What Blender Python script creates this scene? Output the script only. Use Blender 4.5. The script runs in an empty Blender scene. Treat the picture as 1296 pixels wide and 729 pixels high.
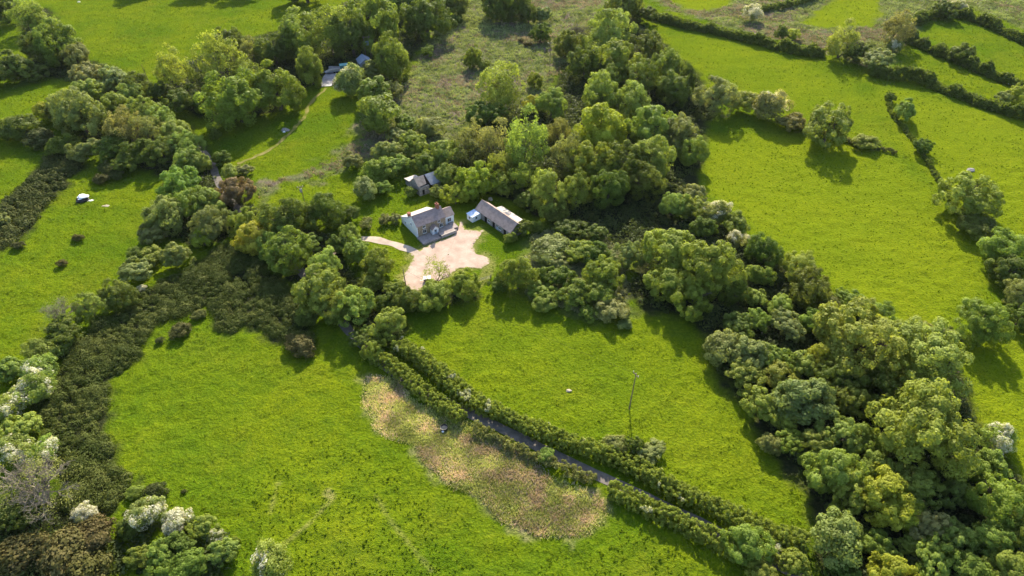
import bpy, math, random
import numpy as np
from mathutils import Vector, Matrix

# ------------------------------------------------------------------ basics
SC = bpy.context.scene
COL = SC.collection
rng = np.random.default_rng(7)
random.seed(7)
R = math.radians
CAM_H, FPX, PITCH = 118.0, 876.0, R(40)
FW = np.array([0, math.cos(PITCH), -math.sin(PITCH)])
UP = np.array([0, math.sin(PITCH), math.cos(PITCH)])
CAM = np.array([0, 0, CAM_H])
SUN_AZ, SUN_EL = R(4), R(33)


def hgt(x, y):
    """gentle relief of the land"""
    return (.9 * np.sin(x / 55 + 1) * np.sin(y / 70) + .5 * np.sin((x + y) / 33 + 2)) * np.clip((np.hypot(x + 15, y - 168) - 30) / 40, 0, 1)


def at(px, py, z=0.0):
    """map reference: where the ground (plus z metres) lies under a plan reference point"""
    d = FW + (px - 648) / FPX * np.array([1, 0, 0]) + (364.5 - py) / FPX * UP
    g = 0.0
    for _ in range(4):
        p = CAM + d * (g + z - CAM_H) / d[2]
        g = float(hgt(p[0], p[1]))
    return np.array([p[0], p[1], g + z])


def depth_of(p):
    return float((p - CAM) @ FW)


def tag(o, label=None, cat=None, group=None, kind=None):
    if label: o['label'] = label
    if cat: o['category'] = cat
    if group: o['group'] = group
    if kind: o['kind'] = kind
    return o


def empty(name, loc, rz=0.0):
    o = bpy.data.objects.new(name, None)
    COL.objects.link(o)
    o.location = loc
    o.rotation_euler = (0, 0, rz)
    o.empty_display_size = .2
    return o


def link_mesh(name, me, parent=None):
    o = bpy.data.objects.new(name, me)
    COL.objects.link(o)
    if parent is not None: o.parent = parent
    return o


def polys_mesh(name, V, k, mat, attrs=None):
    """mesh of n separate k-gons: V has shape (n, k, 3); attrs {name: per-face values}"""
    n = len(V)
    me = bpy.data.meshes.new(name)
    me.vertices.add(n * k)
    me.vertices.foreach_set('co', np.ascontiguousarray(V, dtype=np.float32).ravel())
    me.loops.add(n * k)
    me.loops.foreach_set('vertex_index', np.arange(n * k, dtype=np.int32))
    me.polygons.add(n)
    me.polygons.foreach_set('loop_start', np.arange(0, n * k, k, dtype=np.int32))
    for an, av in (attrs or {}).items():
        a = me.attributes.new(an, 'FLOAT', 'FACE')
        a.data.foreach_set('value', np.asarray(av, dtype=np.float32))
    me.materials.append(mat)
    me.update(calc_edges=True)
    return me


def grid_mesh(name, P, mat, attrs=None, smooth=True):
    """P: (rows, cols, 3)"""
    r, c = P.shape[:2]
    idx = np.arange(r * c).reshape(r, c)
    q = np.stack([idx[:-1, :-1], idx[:-1, 1:], idx[1:, 1:], idx[1:, :-1]], -1).reshape(-1, 4)
    me = bpy.data.meshes.new(name)
    me.vertices.add(r * c)
    me.vertices.foreach_set('co', np.ascontiguousarray(P, dtype=np.float32).ravel())
    me.loops.add(q.size)
    me.loops.foreach_set('vertex_index', q.astype(np.int32).ravel())
    me.polygons.add(len(q))
    me.polygons.foreach_set('loop_start', np.arange(0, q.size, 4, dtype=np.int32))
    if smooth: me.polygons.foreach_set('use_smooth', np.ones(len(q), dtype=bool))
    for an, av in (attrs or {}).items():
        a = me.attributes.new(an, 'FLOAT', 'POINT')
        a.data.foreach_set('value', np.asarray(av, dtype=np.float32).ravel())
    me.materials.append(mat)
    me.update(calc_edges=True)
    return me


_T = rng.random((256, 256))


def noise(x, y, s, seed=0):
    x = np.asarray(x) / s + seed * 17.3
    y = np.asarray(y) / s + seed * 31.7
    i, j = np.floor(x).astype(int), np.floor(y).astype(int)
    u, v = x - i, y - j
    u, v = u * u * (3 - 2 * u), v * v * (3 - 2 * v)
    t = lambda a, b: _T[a % 256, b % 256]
    return (t(i, j) * (1 - u) + t(i + 1, j) * u) * (1 - v) + (t(i, j + 1) * (1 - u) + t(i + 1, j + 1) * u) * v


def world_poly(pts, z=0.0):
    return np.array([at(a, b, z)[:2] for a, b in pts])


def in_poly(x, y, poly):
    ins = np.zeros(np.shape(x), bool)
    n = len(poly)
    for k in range(n):
        x1, y1 = poly[k]; x2, y2 = poly[(k + 1) % n]
        if y1 == y2: continue
        c = ((y1 > y) != (y2 > y)) & (x < (x2 - x1) * (y - y1) / (y2 - y1) + x1)
        ins ^= c
    return ins


def d_line(x, y, pts, closed=False):
    d = np.full(np.shape(x), 1e9)
    m = len(pts)
    for k in range(m if closed else m - 1):
        ax, ay = pts[k]; bx, by = pts[(k + 1) % m]
        L = (bx - ax) ** 2 + (by - ay) ** 2 + 1e-9
        t = np.clip(((x - ax) * (bx - ax) + (y - ay) * (by - ay)) / L, 0, 1)
        d = np.minimum(d, np.hypot(x - ax - t * (bx - ax), y - ay - t * (by - ay)))
    return d


def sd_poly(x, y, poly):
    """signed distance, positive inside"""
    d = d_line(x, y, poly, True)
    return np.where(in_poly(x, y, poly), d, -d)


def resample(pts, step):
    pts = np.asarray(pts, float)
    # Catmull-Rom smoothing
    out = []
    P = np.vstack([2 * pts[0] - pts[1], pts, 2 * pts[-1] - pts[-2]])
    for k in range(1, len(P) - 2):
        n = max(2, int(np.linalg.norm(P[k + 1] - P[k]) / step))
        for t in np.linspace(0, 1, n, endpoint=False):
            a, b, c, d = P[k - 1], P[k], P[k + 1], P[k + 2]
            out.append(.5 * (2 * b + (c - a) * t + (2 * a - 5 * b + 4 * c - d) * t * t + (3 * b - 3 * c + d - a) * t ** 3))
    out.append(pts[-1])
    return np.array(out)


# ------------------------------------------------------------------ materials
def nmat(name):
    m = bpy.data.materials.new(name)
    m.use_nodes = True
    nt = m.node_tree
    nt.nodes.clear()
    out = nt.nodes.new('ShaderNodeOutputMaterial')
    return m, nt, out


def N(nt, t, **kw):
    n = nt.nodes.new(t)
    for k, v in kw.items():
        if k.startswith('i_'):
            n.inputs[k[2:].replace('_', ' ')].default_value = v
        else:
            setattr(n, k, v)
    return n


def mix_col(nt, fac, a, b, mode='MIX'):
    n = nt.nodes.new('ShaderNodeMix')
    n.data_type = 'RGBA'; n.blend_type = mode
    for sock, v in ((n.inputs[0], fac), (n.inputs[6], a), (n.inputs[7], b)):
        if isinstance(v, bpy.types.NodeSocket): nt.links.new(v, sock)
        elif isinstance(v, (int, float)): sock.default_value = v
        else: sock.default_value = (*v, 1)
    return n.outputs[2]


def ramp(nt, fac, lo, hi, a=0.0, b=1.0):
    n = nt.nodes.new('ShaderNodeMapRange')
    nt.links.new(fac, n.inputs[0])
    n.inputs[1].default_value = lo; n.inputs[2].default_value = hi
    n.inputs[3].default_value = a; n.inputs[4].default_value = b
    return n.outputs[0]


def math2(nt, op, a, b):
    n = nt.nodes.new('ShaderNodeMath'); n.operation = op
    for s, v in ((n.inputs[0], a), (n.inputs[1], b)):
        if isinstance(v, bpy.types.NodeSocket): nt.links.new(v, s)
        else: s.default_value = v
    return n.outputs[0]


def simple_mat(name, col, rough=.85, spec=.2, var=.25, scale=1.5, col2=None, bump=0.0, metallic=0.0):
    m, nt, out = nmat(name)
    b = N(nt, 'ShaderNodeBsdfPrincipled')
    b.inputs['Roughness'].default_value = rough
    b.inputs['Specular IOR Level'].default_value = spec
    b.inputs['Metallic'].default_value = metallic
    tc = N(nt, 'ShaderNodeTexCoord')
    nz = N(nt, 'ShaderNodeTexNoise'); nz.inputs['Scale'].default_value = scale; nz.inputs['Detail'].default_value = 5
    nt.links.new(tc.outputs['Object'], nz.inputs['Vector'])
    f = ramp(nt, nz.outputs['Fac'], .3, .7)
    c1 = tuple(v * (1 - var) for v in col)
    c2 = col2 or tuple(min(1, v * (1 + var)) for v in col)
    nt.links.new(mix_col(nt, f, c1, c2), b.inputs['Base Color'])
    if bump:
        bp = N(nt, 'ShaderNodeBump'); bp.inputs['Strength'].default_value = bump; bp.inputs['Distance'].default_value = .05
        nt.links.new(nz.outputs['Fac'], bp.inputs['Height'])
        nt.links.new(bp.outputs[0], b.inputs['Normal'])
    nt.links.new(b.outputs[0], out.inputs[0])
    return m


def leaf_mat(name, trans=.4, spec=.35, rough=.5, use_obj=True, col=(.06, .1, .03), hue=(.506, .496)):
    """foliage: the object's own colour, per-leaf variation, white bloom where the leaf carries it"""
    m, nt, out = nmat(name)
    at_v = N(nt, 'ShaderNodeAttribute'); at_v.attribute_name = 'var'
    at_b = N(nt, 'ShaderNodeAttribute'); at_b.attribute_name = 'bloom'
    if use_obj:
        oi = N(nt, 'ShaderNodeObjectInfo'); base = oi.outputs['Color']
    else:
        rgb = N(nt, 'ShaderNodeRGB'); rgb.outputs[0].default_value = (*col, 1); base = rgb.outputs[0]
    hsv = N(nt, 'ShaderNodeHueSaturation')
    nt.links.new(base, hsv.inputs['Color'])
    nt.links.new(ramp(nt, at_v.outputs['Fac'], 0, 1, *hue), hsv.inputs['Hue'])
    nt.links.new(ramp(nt, at_v.outputs['Fac'], 0, 1, 1.0, .92), hsv.inputs['Saturation'])
    nt.links.new(ramp(nt, at_v.outputs['Fac'], 0, 1, .65, 1.4), hsv.inputs['Value'])
    c = mix_col(nt, at_b.outputs['Fac'], hsv.outputs[0], (.72, .70, .62))
    p = N(nt, 'ShaderNodeBsdfPrincipled')
    p.inputs['Roughness'].default_value = rough
    p.inputs['Specular IOR Level'].default_value = spec
    nt.links.new(c, p.inputs['Base Color'])
    t = N(nt, 'ShaderNodeBsdfTranslucent')
    nt.links.new(mix_col(nt, 1.0, c, (1.25, 1.2, .55), 'MULTIPLY'), t.inputs['Color'])
    mx = N(nt, 'ShaderNodeMixShader'); mx.inputs[0].default_value = trans
    nt.links.new(p.outputs[0], mx.inputs[1]); nt.links.new(t.outputs[0], mx.inputs[2])
    nt.links.new(mx.outputs[0], out.inputs[0])
    return m


M = {}
M['leaf'] = leaf_mat('foliage', .48, .12, .55)
M['needle'] = leaf_mat('gorse foliage', .2, .06, .6, hue=(.522, .482))
M['bark'] = simple_mat('bark', (.11, .09, .065), var=.35, scale=4)
M['twig'] = simple_mat('grey twigs', (.21, .18, .135), var=.3, scale=3)
M['tuft'] = leaf_mat('grass tufts', .45, .05, .8, False, (.115, .175, .006))
M['bracken'] = leaf_mat('dead stems', .35, .15, .7, True)
M['rush'] = leaf_mat('rushes', .3, .2, .6, True)


def ground_mat():
    m, nt, out = nmat('pasture')
    geo = N(nt, 'ShaderNodeNewGeometry')
    pos = geo.outputs['Position']

    def nz(scale, det=4, rough=.55, dist=0):
        n = N(nt, 'ShaderNodeTexNoise')
        n.inputs['Scale'].default_value = scale; n.inputs['Detail'].default_value = det
        n.inputs['Roughness'].default_value = rough; n.inputs['Distortion'].default_value = dist
        nt.links.new(pos, n.inputs['Vector'])
        return n.outputs['Fac']

    def A(n):
        a = N(nt, 'ShaderNodeAttribute'); a.attribute_name = n
        return a.outputs['Fac']
    big, mid, fine, vfine = nz(.035, 3), nz(.22, 5, .6), nz(1.6, 4, .6), nz(5.0, 3, .6)
    g1, g2, g3 = (.082, .142, .005), (.155, .198, .006), (.075, .130, .007)
    c = mix_col(nt, ramp(nt, big, .38, .62), g1, g2)
    c = mix_col(nt, ramp(nt, nz(.055, 4, .6, .5), .52, .68, 0, .6), c, (.150, .165, .012))
    c = mix_col(nt, ramp(nt, mid, .45, .72, 0, .7), c, g3)
    c = mix_col(nt, ramp(nt, fine, .38, .6, .45, 0), c, (.05, .095, .006))
    c = mix_col(nt, ramp(nt, fine, .52, .75, 0, .5), c, (.20, .25, .014))
    c = mix_col(nt, ramp(nt, vfine, .35, .5, .45, 0), c, (.055, .10, .007))
    c = mix_col(nt, math2(nt, 'MULTIPLY', A('yel'), .75), c, mix_col(nt, ramp(nt, fine, .35, .65), (.135, .182, .006), (.19, .23, .009)))
    # rough moor: straw, rush green and bare purple brown
    rr = mix_col(nt, ramp(nt, mid, .35, .62), (.100, .140, .040), (.19, .185, .085))
    rr = mix_col(nt, ramp(nt, fine, .4, .6, .6, 0), rr, (.055, .075, .03))
    rr = mix_col(nt, ramp(nt, nz(.09, 5, .65, .6), .52, .66, 0, .85), rr, (.165, .125, .112))
    c = mix_col(nt, A('rough'), c, rr)
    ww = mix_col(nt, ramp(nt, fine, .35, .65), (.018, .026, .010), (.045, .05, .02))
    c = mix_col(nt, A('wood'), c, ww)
    pk = mix_col(nt, ramp(nt, mid, .4, .6), (.17, .21, .04), (.33, .25, .175))
    pk = mix_col(nt, ramp(nt, fine, .35, .6, .5, 0), pk, (.14, .17, .04))
    c = mix_col(nt, A('pink'), c, pk)
    c = mix_col(nt, A('trk'), c, mix_col(nt, ramp(nt, fine, .3, .7), (.22, .23, .05), (.36, .29, .14)))
    b = N(nt, 'ShaderNodeBsdfPrincipled')
    b.inputs['Roughness'].default_value = .8
    b.inputs['Specular IOR Level'].default_value = 0.0
    nt.links.new(c, b.inputs['Base Color'])
    bp = N(nt, 'ShaderNodeBump'); bp.inputs['Strength'].default_value = 1.0; bp.inputs['Distance'].default_value = .55
    hh = math2(nt, 'ADD', math2(nt, 'MULTIPLY', fine, 1.0), math2(nt, 'MULTIPLY', vfine, .5))
    nt.links.new(hh, bp.inputs['Height'])
    nt.links.new(bp.outputs[0], b.inputs['Normal'])
    nt.links.new(b.outputs[0], out.inputs[0])
    return m


M['ground'] = ground_mat()
M['tarmac'] = simple_mat('worn tarmac', (.135, .118, .102), .8, .3, .3, .9)
M['gravel'] = simple_mat('pink gravel', (.44, .35, .28), .95, .1, .25, .35, col2=(.52, .43, .35), bump=.3)


def yard_mat():
    m, nt, out = nmat('gravel and weeds')
    geo = N(nt, 'ShaderNodeNewGeometry')
    def nz(sc, det=4):
        n = N(nt, 'ShaderNodeTexNoise'); n.inputs['Scale'].default_value = sc; n.inputs['Detail'].default_value = det
        nt.links.new(geo.outputs['Position'], n.inputs['Vector']); return n.outputs['Fac']
    e = N(nt, 'ShaderNodeAttribute'); e.attribute_name = 'edge'
    c = mix_col(nt, ramp(nt, nz(.35, 5), .35, .65), (.36, .265, .215), (.48, .375, .31))
    c = mix_col(nt, ramp(nt, nz(2.2), .45, .7, 0, .5), c, (.36, .29, .22))
    w = math2(nt, 'ADD', e.outputs['Fac'], math2(nt, 'MULTIPLY', math2(nt, 'SUBTRACT', nz(1.1, 5), .5), 1.9))
    c = mix_col(nt, ramp(nt, w, .62, 1.0), c, mix_col(nt, ramp(nt, nz(3), .3, .7), (.11, .15, .015), (.26, .25, .09)))
    b = N(nt, 'ShaderNodeBsdfPrincipled'); b.inputs['Roughness'].default_value = .95; b.inputs['Specular IOR Level'].default_value = .05
    nt.links.new(c, b.inputs['Base Color'])
    bp = N(nt, 'ShaderNodeBump'); bp.inputs['Strength'].default_value = .5; bp.inputs['Distance'].default_value = .1
    nt.links.new(nz(1.5, 6), bp.inputs['Height']); nt.links.new(bp.outputs[0], b.inputs['Normal'])
    nt.links.new(b.outputs[0], out.inputs[0])
    return m


M['yard'] = yard_mat()
M['dirt'] = simple_mat('trodden earth', (.13, .16, .02), .95, .0, .2, .35, col2=(.24, .21, .08))
M['concrete'] = simple_mat('concrete', (.30, .29, .31), .9, .2, .25, .8)
M['stone'] = simple_mat('brown rubble stone', (.33, .26, .18), .9, .15, .55, 3.2, bump=.6)
M['greystone'] = simple_mat('grey rubble stone', (.27, .25, .23), .9, .15, .5, 2.6, bump=.6)
M['white'] = simple_mat('whitewash', (.78, .80, .82), .8, .2, .06, 1.2)
M['slate'] = simple_mat('purplish slate', (.29, .22, .205), .7, .35, .25, 1.3, bump=.2)
M['slate2'] = simple_mat('brownish slate', (.31, .24, .21), .7, .3, .25, .9, bump=.2)
M['tin'] = simple_mat('weathered roofing sheet', (.25, .26, .29), .55, .4, .3, .7)
M['tinbrown'] = simple_mat('rusted roofing sheet', (.34, .27, .21), .7, .3, .3, .8)
M['palesheet'] = simple_mat('pale roofing sheet', (.40, .36, .33), .6, .3, .12, .8)
M['bluesheet'] = simple_mat('pale blue roofing felt', (.42, .56, .78), .6, .3, .08, .8)
M['brick'] = simple_mat('red brick', (.27, .115, .075), .9, .15, .35, 5)
M['glass'] = simple_mat('dark window glass', (.03, .035, .04), .12, .5, .2, 1)
M['frame'] = simple_mat('white paint', (.75, .76, .77), .5, .4, .05, 1)
M['door'] = simple_mat('blue grey paint', (.34, .42, .52), .5, .4, .1, 1)
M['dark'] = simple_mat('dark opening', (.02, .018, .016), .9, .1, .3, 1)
M['paving'] = simple_mat('stone paving', (.30, .255, .235), .9, .15, .3, .9, bump=.3)
M['wood'] = simple_mat('weathered pole wood', (.17, .13, .10), .9, .15, .3, 2)
M['plastic'] = simple_mat('white plastic sheet', (.82, .82, .84), .45, .4, .05, .6)
M['black'] = simple_mat('black plastic', (.015, .014, .016), .45, .4, .2, 1)
M['water'] = simple_mat('trough water', (.02, .024, .022), .05, .6, .1, 1)
M['rock'] = simple_mat('pale rock', (.42, .36, .26), .9, .15, .2, 1.5)
M['metal'] = simple_mat('galvanised metal', (.42, .43, .45), .45, .5, .15, 1, metallic=.6)
M['turq'] = simple_mat('turquoise paint', (.05, .24, .30), .5, .4, .15, .6)
M['turqlight'] = simple_mat('pale turquoise roof', (.22, .48, .48), .5, .4, .1, .6)
M['bluegrey'] = simple_mat('blue grey cladding', (.28, .33, .42), .6, .3, .12, .6)
M['rubber'] = simple_mat('tyre rubber', (.02, .02, .02), .8, .2, .2, 1)
M['ceramic'] = simple_mat('pale insulators', (.65, .62, .58), .4, .4, .1, 1)


# ------------------------------------------------------------------ small mesh builder
class MB:
    def __init__(s): s.v, s.f = [], []

    def add(s, vs, fs):
        o = len(s.v); s.v += [tuple(map(float, p)) for p in vs]
        s.f += [tuple(i + o for i in f) for f in fs]
        return s

    def box(s, x0, x1, y0, y1, z0, z1):
        return s.add([(x0, y0, z0), (x1, y0, z0), (x1, y1, z0), (x0, y1, z0), (x0, y0, z1), (x1, y0, z1), (x1, y1, z1), (x0, y1, z1)],
                     [(3, 2, 1, 0), (4, 5, 6, 7), (0, 1, 5, 4), (1, 2, 6, 5), (2, 3, 7, 6), (3, 0, 4, 7)])

    def prism(s, prof, a, b, axis=0):
        """profile points (u, z) extruded along axis 0 (x; u = y) or 1 (y; u = x)"""
        n = len(prof)
        mk = (lambda t, u, z: (t, u, z)) if axis == 0 else (lambda t, u, z: (u, t, z))
        vs = [mk(a, u, z) for u, z in prof] + [mk(b, u, z) for u, z in prof]
        fs = [tuple(range(n)), tuple(range(2 * n - 1, n - 1, -1))]
        fs += [(i, i + n, (i + 1) % n + n, (i + 1) % n) for i in range(n)]
        return s.add(vs, fs)

    def slab(s, quad, t):
        """a sheet of thickness t on four corners, thickened upward"""
        q = [np.array(p, float) for p in quad]
        n = np.cross(q[1] - q[0], q[3] - q[0]); n /= np.linalg.norm(n)
        if n[2] < 0: n = -n
        return s.add(q + [p + n * t for p in q], [(3, 2, 1, 0), (4, 5, 6, 7), (0, 1, 5, 4), (1, 2, 6, 5), (2, 3, 7, 6), (3, 0, 4, 7)])

    def tube(s, p, q, r0, r1=None, k=8):
        r1 = r0 if r1 is None else r1
        p, q = np.array(p, float), np.array(q, float)
        d = q - p; L = np.linalg.norm(d) + 1e-9; d /= L
        a = np.cross(d, (0, 0, 1.0) if abs(d[2]) < .9 else (1.0, 0, 0)); a /= np.linalg.norm(a)
        b = np.cross(d, a)
        vs = [p + r0 * (math.cos(t) * a + math.sin(t) * b) for t in np.arange(k) * 2 * math.pi / k] + \
             [q + r1 * (math.cos(t) * a + math.sin(t) * b) for t in np.arange(k) * 2 * math.pi / k]
        fs = [(i, (i + 1) % k, (i + 1) % k + k, i + k) for i in range(k)] + [tuple(range(k - 1, -1, -1)), tuple(range(k, 2 * k))]
        return s.add(vs, fs)

    def build(s, name, mat, parent=None, bevel=0):
        me = bpy.data.meshes.new(name)
        me.from_pydata(s.v, [], s.f)
        me.materials.append(mat)
        import bmesh
        bm = bmesh.new(); bm.from_mesh(me)
        bmesh.ops.recalc_face_normals(bm, faces=bm.faces)
        bm.to_mesh(me); bm.free()
        o = link_mesh(name, me, parent)
        if bevel:
            md = o.modifiers.new('edge', 'BEVEL'); md.width = bevel; md.segments = 1
        return o


# ------------------------------------------------------------------ plan of the land
P = {}
P['lane'] = [(150, 118), (190, 143), (225, 163), (255, 190), (268, 207), (275, 226), (292, 254), (330, 296), (382, 345), (420, 393), (444, 421), (478, 455), (520, 486), (592, 522), (632, 541), (680, 565), (762, 604), (850, 645), (930, 684), (1000, 722), (1060, 755)]
P['drive'] = [(392, 352), (425, 315), (455, 303), (478, 304.5), (500, 309.5), (520, 317), (540, 326)]
P['yard'] = [(519, 320), (533, 316), (542, 310.5), (560, 304), (574, 297), (581, 287), (584, 280), (590, 290), (600, 291), (612, 292), (606, 299), (599, 309), (600, 317), (604, 321.5), (614, 324), (620, 328), (619, 334), (612, 338), (602, 340), (588, 340), (577, 342), (565, 352), (545, 364), (524, 368), (512, 360), (511, 349), (517, 338), (522, 328)]
P['path'] = [(414, 112), (403, 120), (391, 134), (384, 149), (366, 169), (346, 186), (322, 199), (300, 207)]
P['track'] = [(424, 84), (420, 92), (416, 100), (414, 108)]
P['rough'] = [(508, 112), (520, 85), (548, 45), (575, 20), (600, -30), (790, -30), (745, 30), (722, 75), (690, 128), (640, 150), (600, 165), (560, 190), (500, 190), (440, 210), (400, 226), (360, 232), (330, 250), (320, 236), (380, 222), (430, 192), (455, 175), (462, 130)]
P['rough2'] = [(810, -30), (840, 8), (905, 30), (1005, 55), (1070, 75), (1110, 88), (1128, 72), (1150, 38), (1185, 4), (1230, 10), (1296, 35), (1320, -30)]
P['f_a'] = [(1008, 30), (1060, -6), (1112, -4), (1120, 20), (1105, 34), (1050, 36)]
P['f_b'] = [(820, -20), (864, 12), (900, 14), (930, 4), (900, -20)]
P['scrub'] = [(668, 300), (700, 288), (760, 292), (795, 325), (800, 395), (760, 412), (690, 385), (662, 372)]
P['wood_c'] = [(556, 200), (620, 140), (690, 120), (725, 40), (790, 12), (835, 50), (885, 95), (905, 130), (885, 215), (880, 250), (830, 320), (790, 320), (700, 285), (640, 250), (600, 245), (560, 232)]
P['wood_r'] = [(835, 300), (870, 255), (940, 300), (985, 330), (1050, 390), (1150, 420), (1210, 450), (1245, 540), (1275, 590), (1330, 640), (1330, 760), (1020, 760), (1035, 690), (1025, 630), (975, 565), (905, 470), (880, 410), (800, 390), (800, 340)]
P['wood_l'] = [(95, 150), (140, 110), (200, 125), (250, 170), (285, 235), (320, 260), (375, 280), (430, 300), (445, 340), (500, 372), (560, 365), (600, 375), (560, 390), (515, 395), (510, 435), (470, 445), (440, 410), (400, 385), (345, 330), (290, 300), (250, 315), (210, 300), (195, 270), (215, 225), (160, 208), (105, 195)]
P['wood_t'] = [(200, 120), (230, 80), (300, 55), (400, 25), (480, -20), (560, -20), (530, 60), (515, 100), (470, 110), (440, 115), (430, 85), (390, 110), (350, 140), (290, 160), (240, 140)]
P['wood_cor'] = [(-20, 100), (-20, 85), (40, 80), (20, 10), (60, 10), (110, 75), (190, 105), (185, 118), (120, 112), (60, 98)]
P['gbank'] = [(-10, 320), (-10, 268), (20, 240), (55, 205), (75, 185), (110, 190), (100, 215), (85, 235), (60, 260), (35, 290), (12, 316)]
P['gorse'] = [(290, 306), (333, 336), (370, 370), (387, 393), (398, 436), (384, 446), (363, 437), (330, 426), (310, 413), (293, 423), (267, 413), (262, 391), (233, 402), (213, 406), (188, 422), (176, 456), (152, 473), (128, 486), (140, 512), (130, 540), (148, 565), (144, 590), (165, 612), (140, 655), (95, 660), (70, 600), (50, 540), (52, 500), (72, 470), (88, 445), (133, 406), (187, 366), (233, 346), (268, 320)]
P['gbot'] = [(-20, 640), (60, 640), (130, 655), (150, 690), (130, 760), (-20, 760)]
P['dogleg'] = [(130, 640), (200, 640), (260, 655), (300, 690), (290, 760), (130, 760)]
P['pink'] = [(464, 484), (462, 506), (482, 536), (499, 547), (530, 554), (539, 576), (559, 603), (582, 614), (612, 630), (632, 654), (649, 660), (679, 673), (719, 680), (745, 670), (768, 647), (752, 629), (725, 619), (692, 599), (645, 573), (605, 549), (572, 536), (542, 519), (509, 498), (485, 478)]
P['mid_field'] = [(520, 430), (600, 375), (650, 385), (780, 415), (880, 420), (960, 540), (1022, 640), (1000, 672), (860, 610), (700, 535), (560, 465)]
P['east'] = [(900, 170), (990, 170), (1130, 190), (1200, 260), (1255, 360), (1190, 410), (1090, 385), (960, 300), (885, 240)]
P['east2'] = [(1110, 110), (1300, 150), (1320, 300), (1260, 290), (1190, 240), (1140, 190)]
P['east3'] = [(1200, 440), (1320, 420), (1320, 660), (1250, 560)]
P['ne'] = [(810, 45), (900, 50), (1080, 100), (1135, 190), (1010, 165), (890, 110)]
P['tus1'] = [(320, 600), (470, 560), (620, 760), (300, 760)]
P['tus2'] = [(760, 670), (860, 665), (960, 720), (960, 760), (740, 760)]
WP = {k: world_poly(v) for k, v in P.items()}
for k in ('lane', 'drive', 'path', 'track'): WP[k] = resample(WP[k], 2.0)
WP['yard'] = WP['yard']

# ------------------------------------------------------------------ ground sheet
ys = [-600, -250, -100, -30, 10, 30]
y = 42.0
while y < 430: ys.append(y); y += max(.45, y * .0038)
while y < 6000: ys.append(y); y *= 1.14
ys = np.array(ys)
s = np.linspace(-1, 1, 560)
s = np.concatenate([-np.geomspace(60, 1.15, 8), s, np.geomspace(1.15, 60, 8)])
wid = 72 + .72 * np.clip(ys, 40, 430)
GX = s[None, :] * wid[:, None]
GY = np.repeat(ys[:, None], len(s), 1)
core = (np.abs(GX) < 400) & (GY > 35) & (GY < 450)
lane_d = np.where(core, d_line(GX, GY, WP['lane']), 99)
drive_d = np.where(core, np.minimum(d_line(GX, GY, WP['drive']), d_line(GX, GY, WP['track'])), 99)
yard_s = np.where(core, sd_poly(GX, GY, WP['yard']), -99)
path_d = np.where(core, d_line(GX, GY, WP['path']), 99)
smooth01 = lambda v, lo, hi: np.clip((v - lo) / (hi - lo), 0, 1)
jit = (noise(GX, GY, 4, 1) - .5) * 5 + (noise(GX, GY, 1.2, 2) - .5) * 2


def zone(names, soft=1.5, j=1.0):
    out = np.zeros(GX.shape)
    for n in names:
        out = np.maximum(out, smooth01(np.where(core, sd_poly(GX, GY, WP[n]), -99) + jit * j, -soft, soft))
    return out


rough = np.clip(zone(['rough', 'rough2'], 3, 2) - zone(['f_a', 'f_b'], 2, 1), 0, 1)
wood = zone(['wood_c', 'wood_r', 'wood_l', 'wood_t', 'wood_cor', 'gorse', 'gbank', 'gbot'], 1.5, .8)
pink = zone(['pink'], 1.8, .8)
scrub = zone(['scrub'], 2, 1)
yel = np.maximum(.35 * zone(['mid_field'], 4, 1), zone(['east', 'east2', 'east3', 'f_a', 'f_b'], 4, 1) * .8)
yel = np.maximum(yel, .45 * zone(['ne'], 4, 1))
trk = .5 * smooth01(-np.where(core, d_line(GX, GY, WP['yard'], True), 99) + (noise(GX, GY, 2, 6) - .5) * 3, -2.2, -.2)
for ln, amp, w0 in (([(475, 628), (492, 655), (515, 685), (545, 722)], .3, .2), ([(352, 695), (385, 668), (418, 636)], .35, .25), ([(342, 650), (352, 612)], .25, .2), ([(420, 630), (416, 624)], .6, .7), ([(590, 372), (615, 350), (622, 335)], .4, 1.4)):
    dl = np.where(core, d_line(GX, GY, world_poly(ln)), 99)
    trk = np.maximum(trk, amp * smooth01(-dl + (noise(GX, GY, 1.5, 8) - .5) * .6, -w0 - .5, -w0 + .2))
flat = np.minimum.reduce([smooth01(lane_d, 2.0, 4.0), smooth01(drive_d, 1.6, 3.2), smooth01(-yard_s, .3, 2), smooth01(path_d, 1.2, 2.4)])
for hx, hy, hr in ((-24, 170, 11), (-5, 170, 13), (-27, 190, 8)):
    flat = np.minimum(flat, smooth01(np.hypot(GX - hx, GY - hy), hr, hr + 4))
def micro_f(x, y):
    return (noise(x, y, 2.6, 3) - .5) * .5 + (noise(x, y, 1.15, 4) - .5) * .46 + (noise(x, y, 9, 5) - .5) * .5


micro = micro_f(GX, GY) * (.7 + .7 * rough - .3 * pink)
GZ = hgt(GX, GY) + micro * flat * core
GZ = np.where(np.hypot(GX, GY) > 700, 0, GZ)
ground = link_mesh('ground', grid_mesh('ground', np.stack([GX, GY, GZ], -1), M['ground'],
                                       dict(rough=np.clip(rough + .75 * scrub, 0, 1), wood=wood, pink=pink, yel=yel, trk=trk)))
tag(ground, 'bright green pastures and rough moor of the valley', kind='structure')


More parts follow.
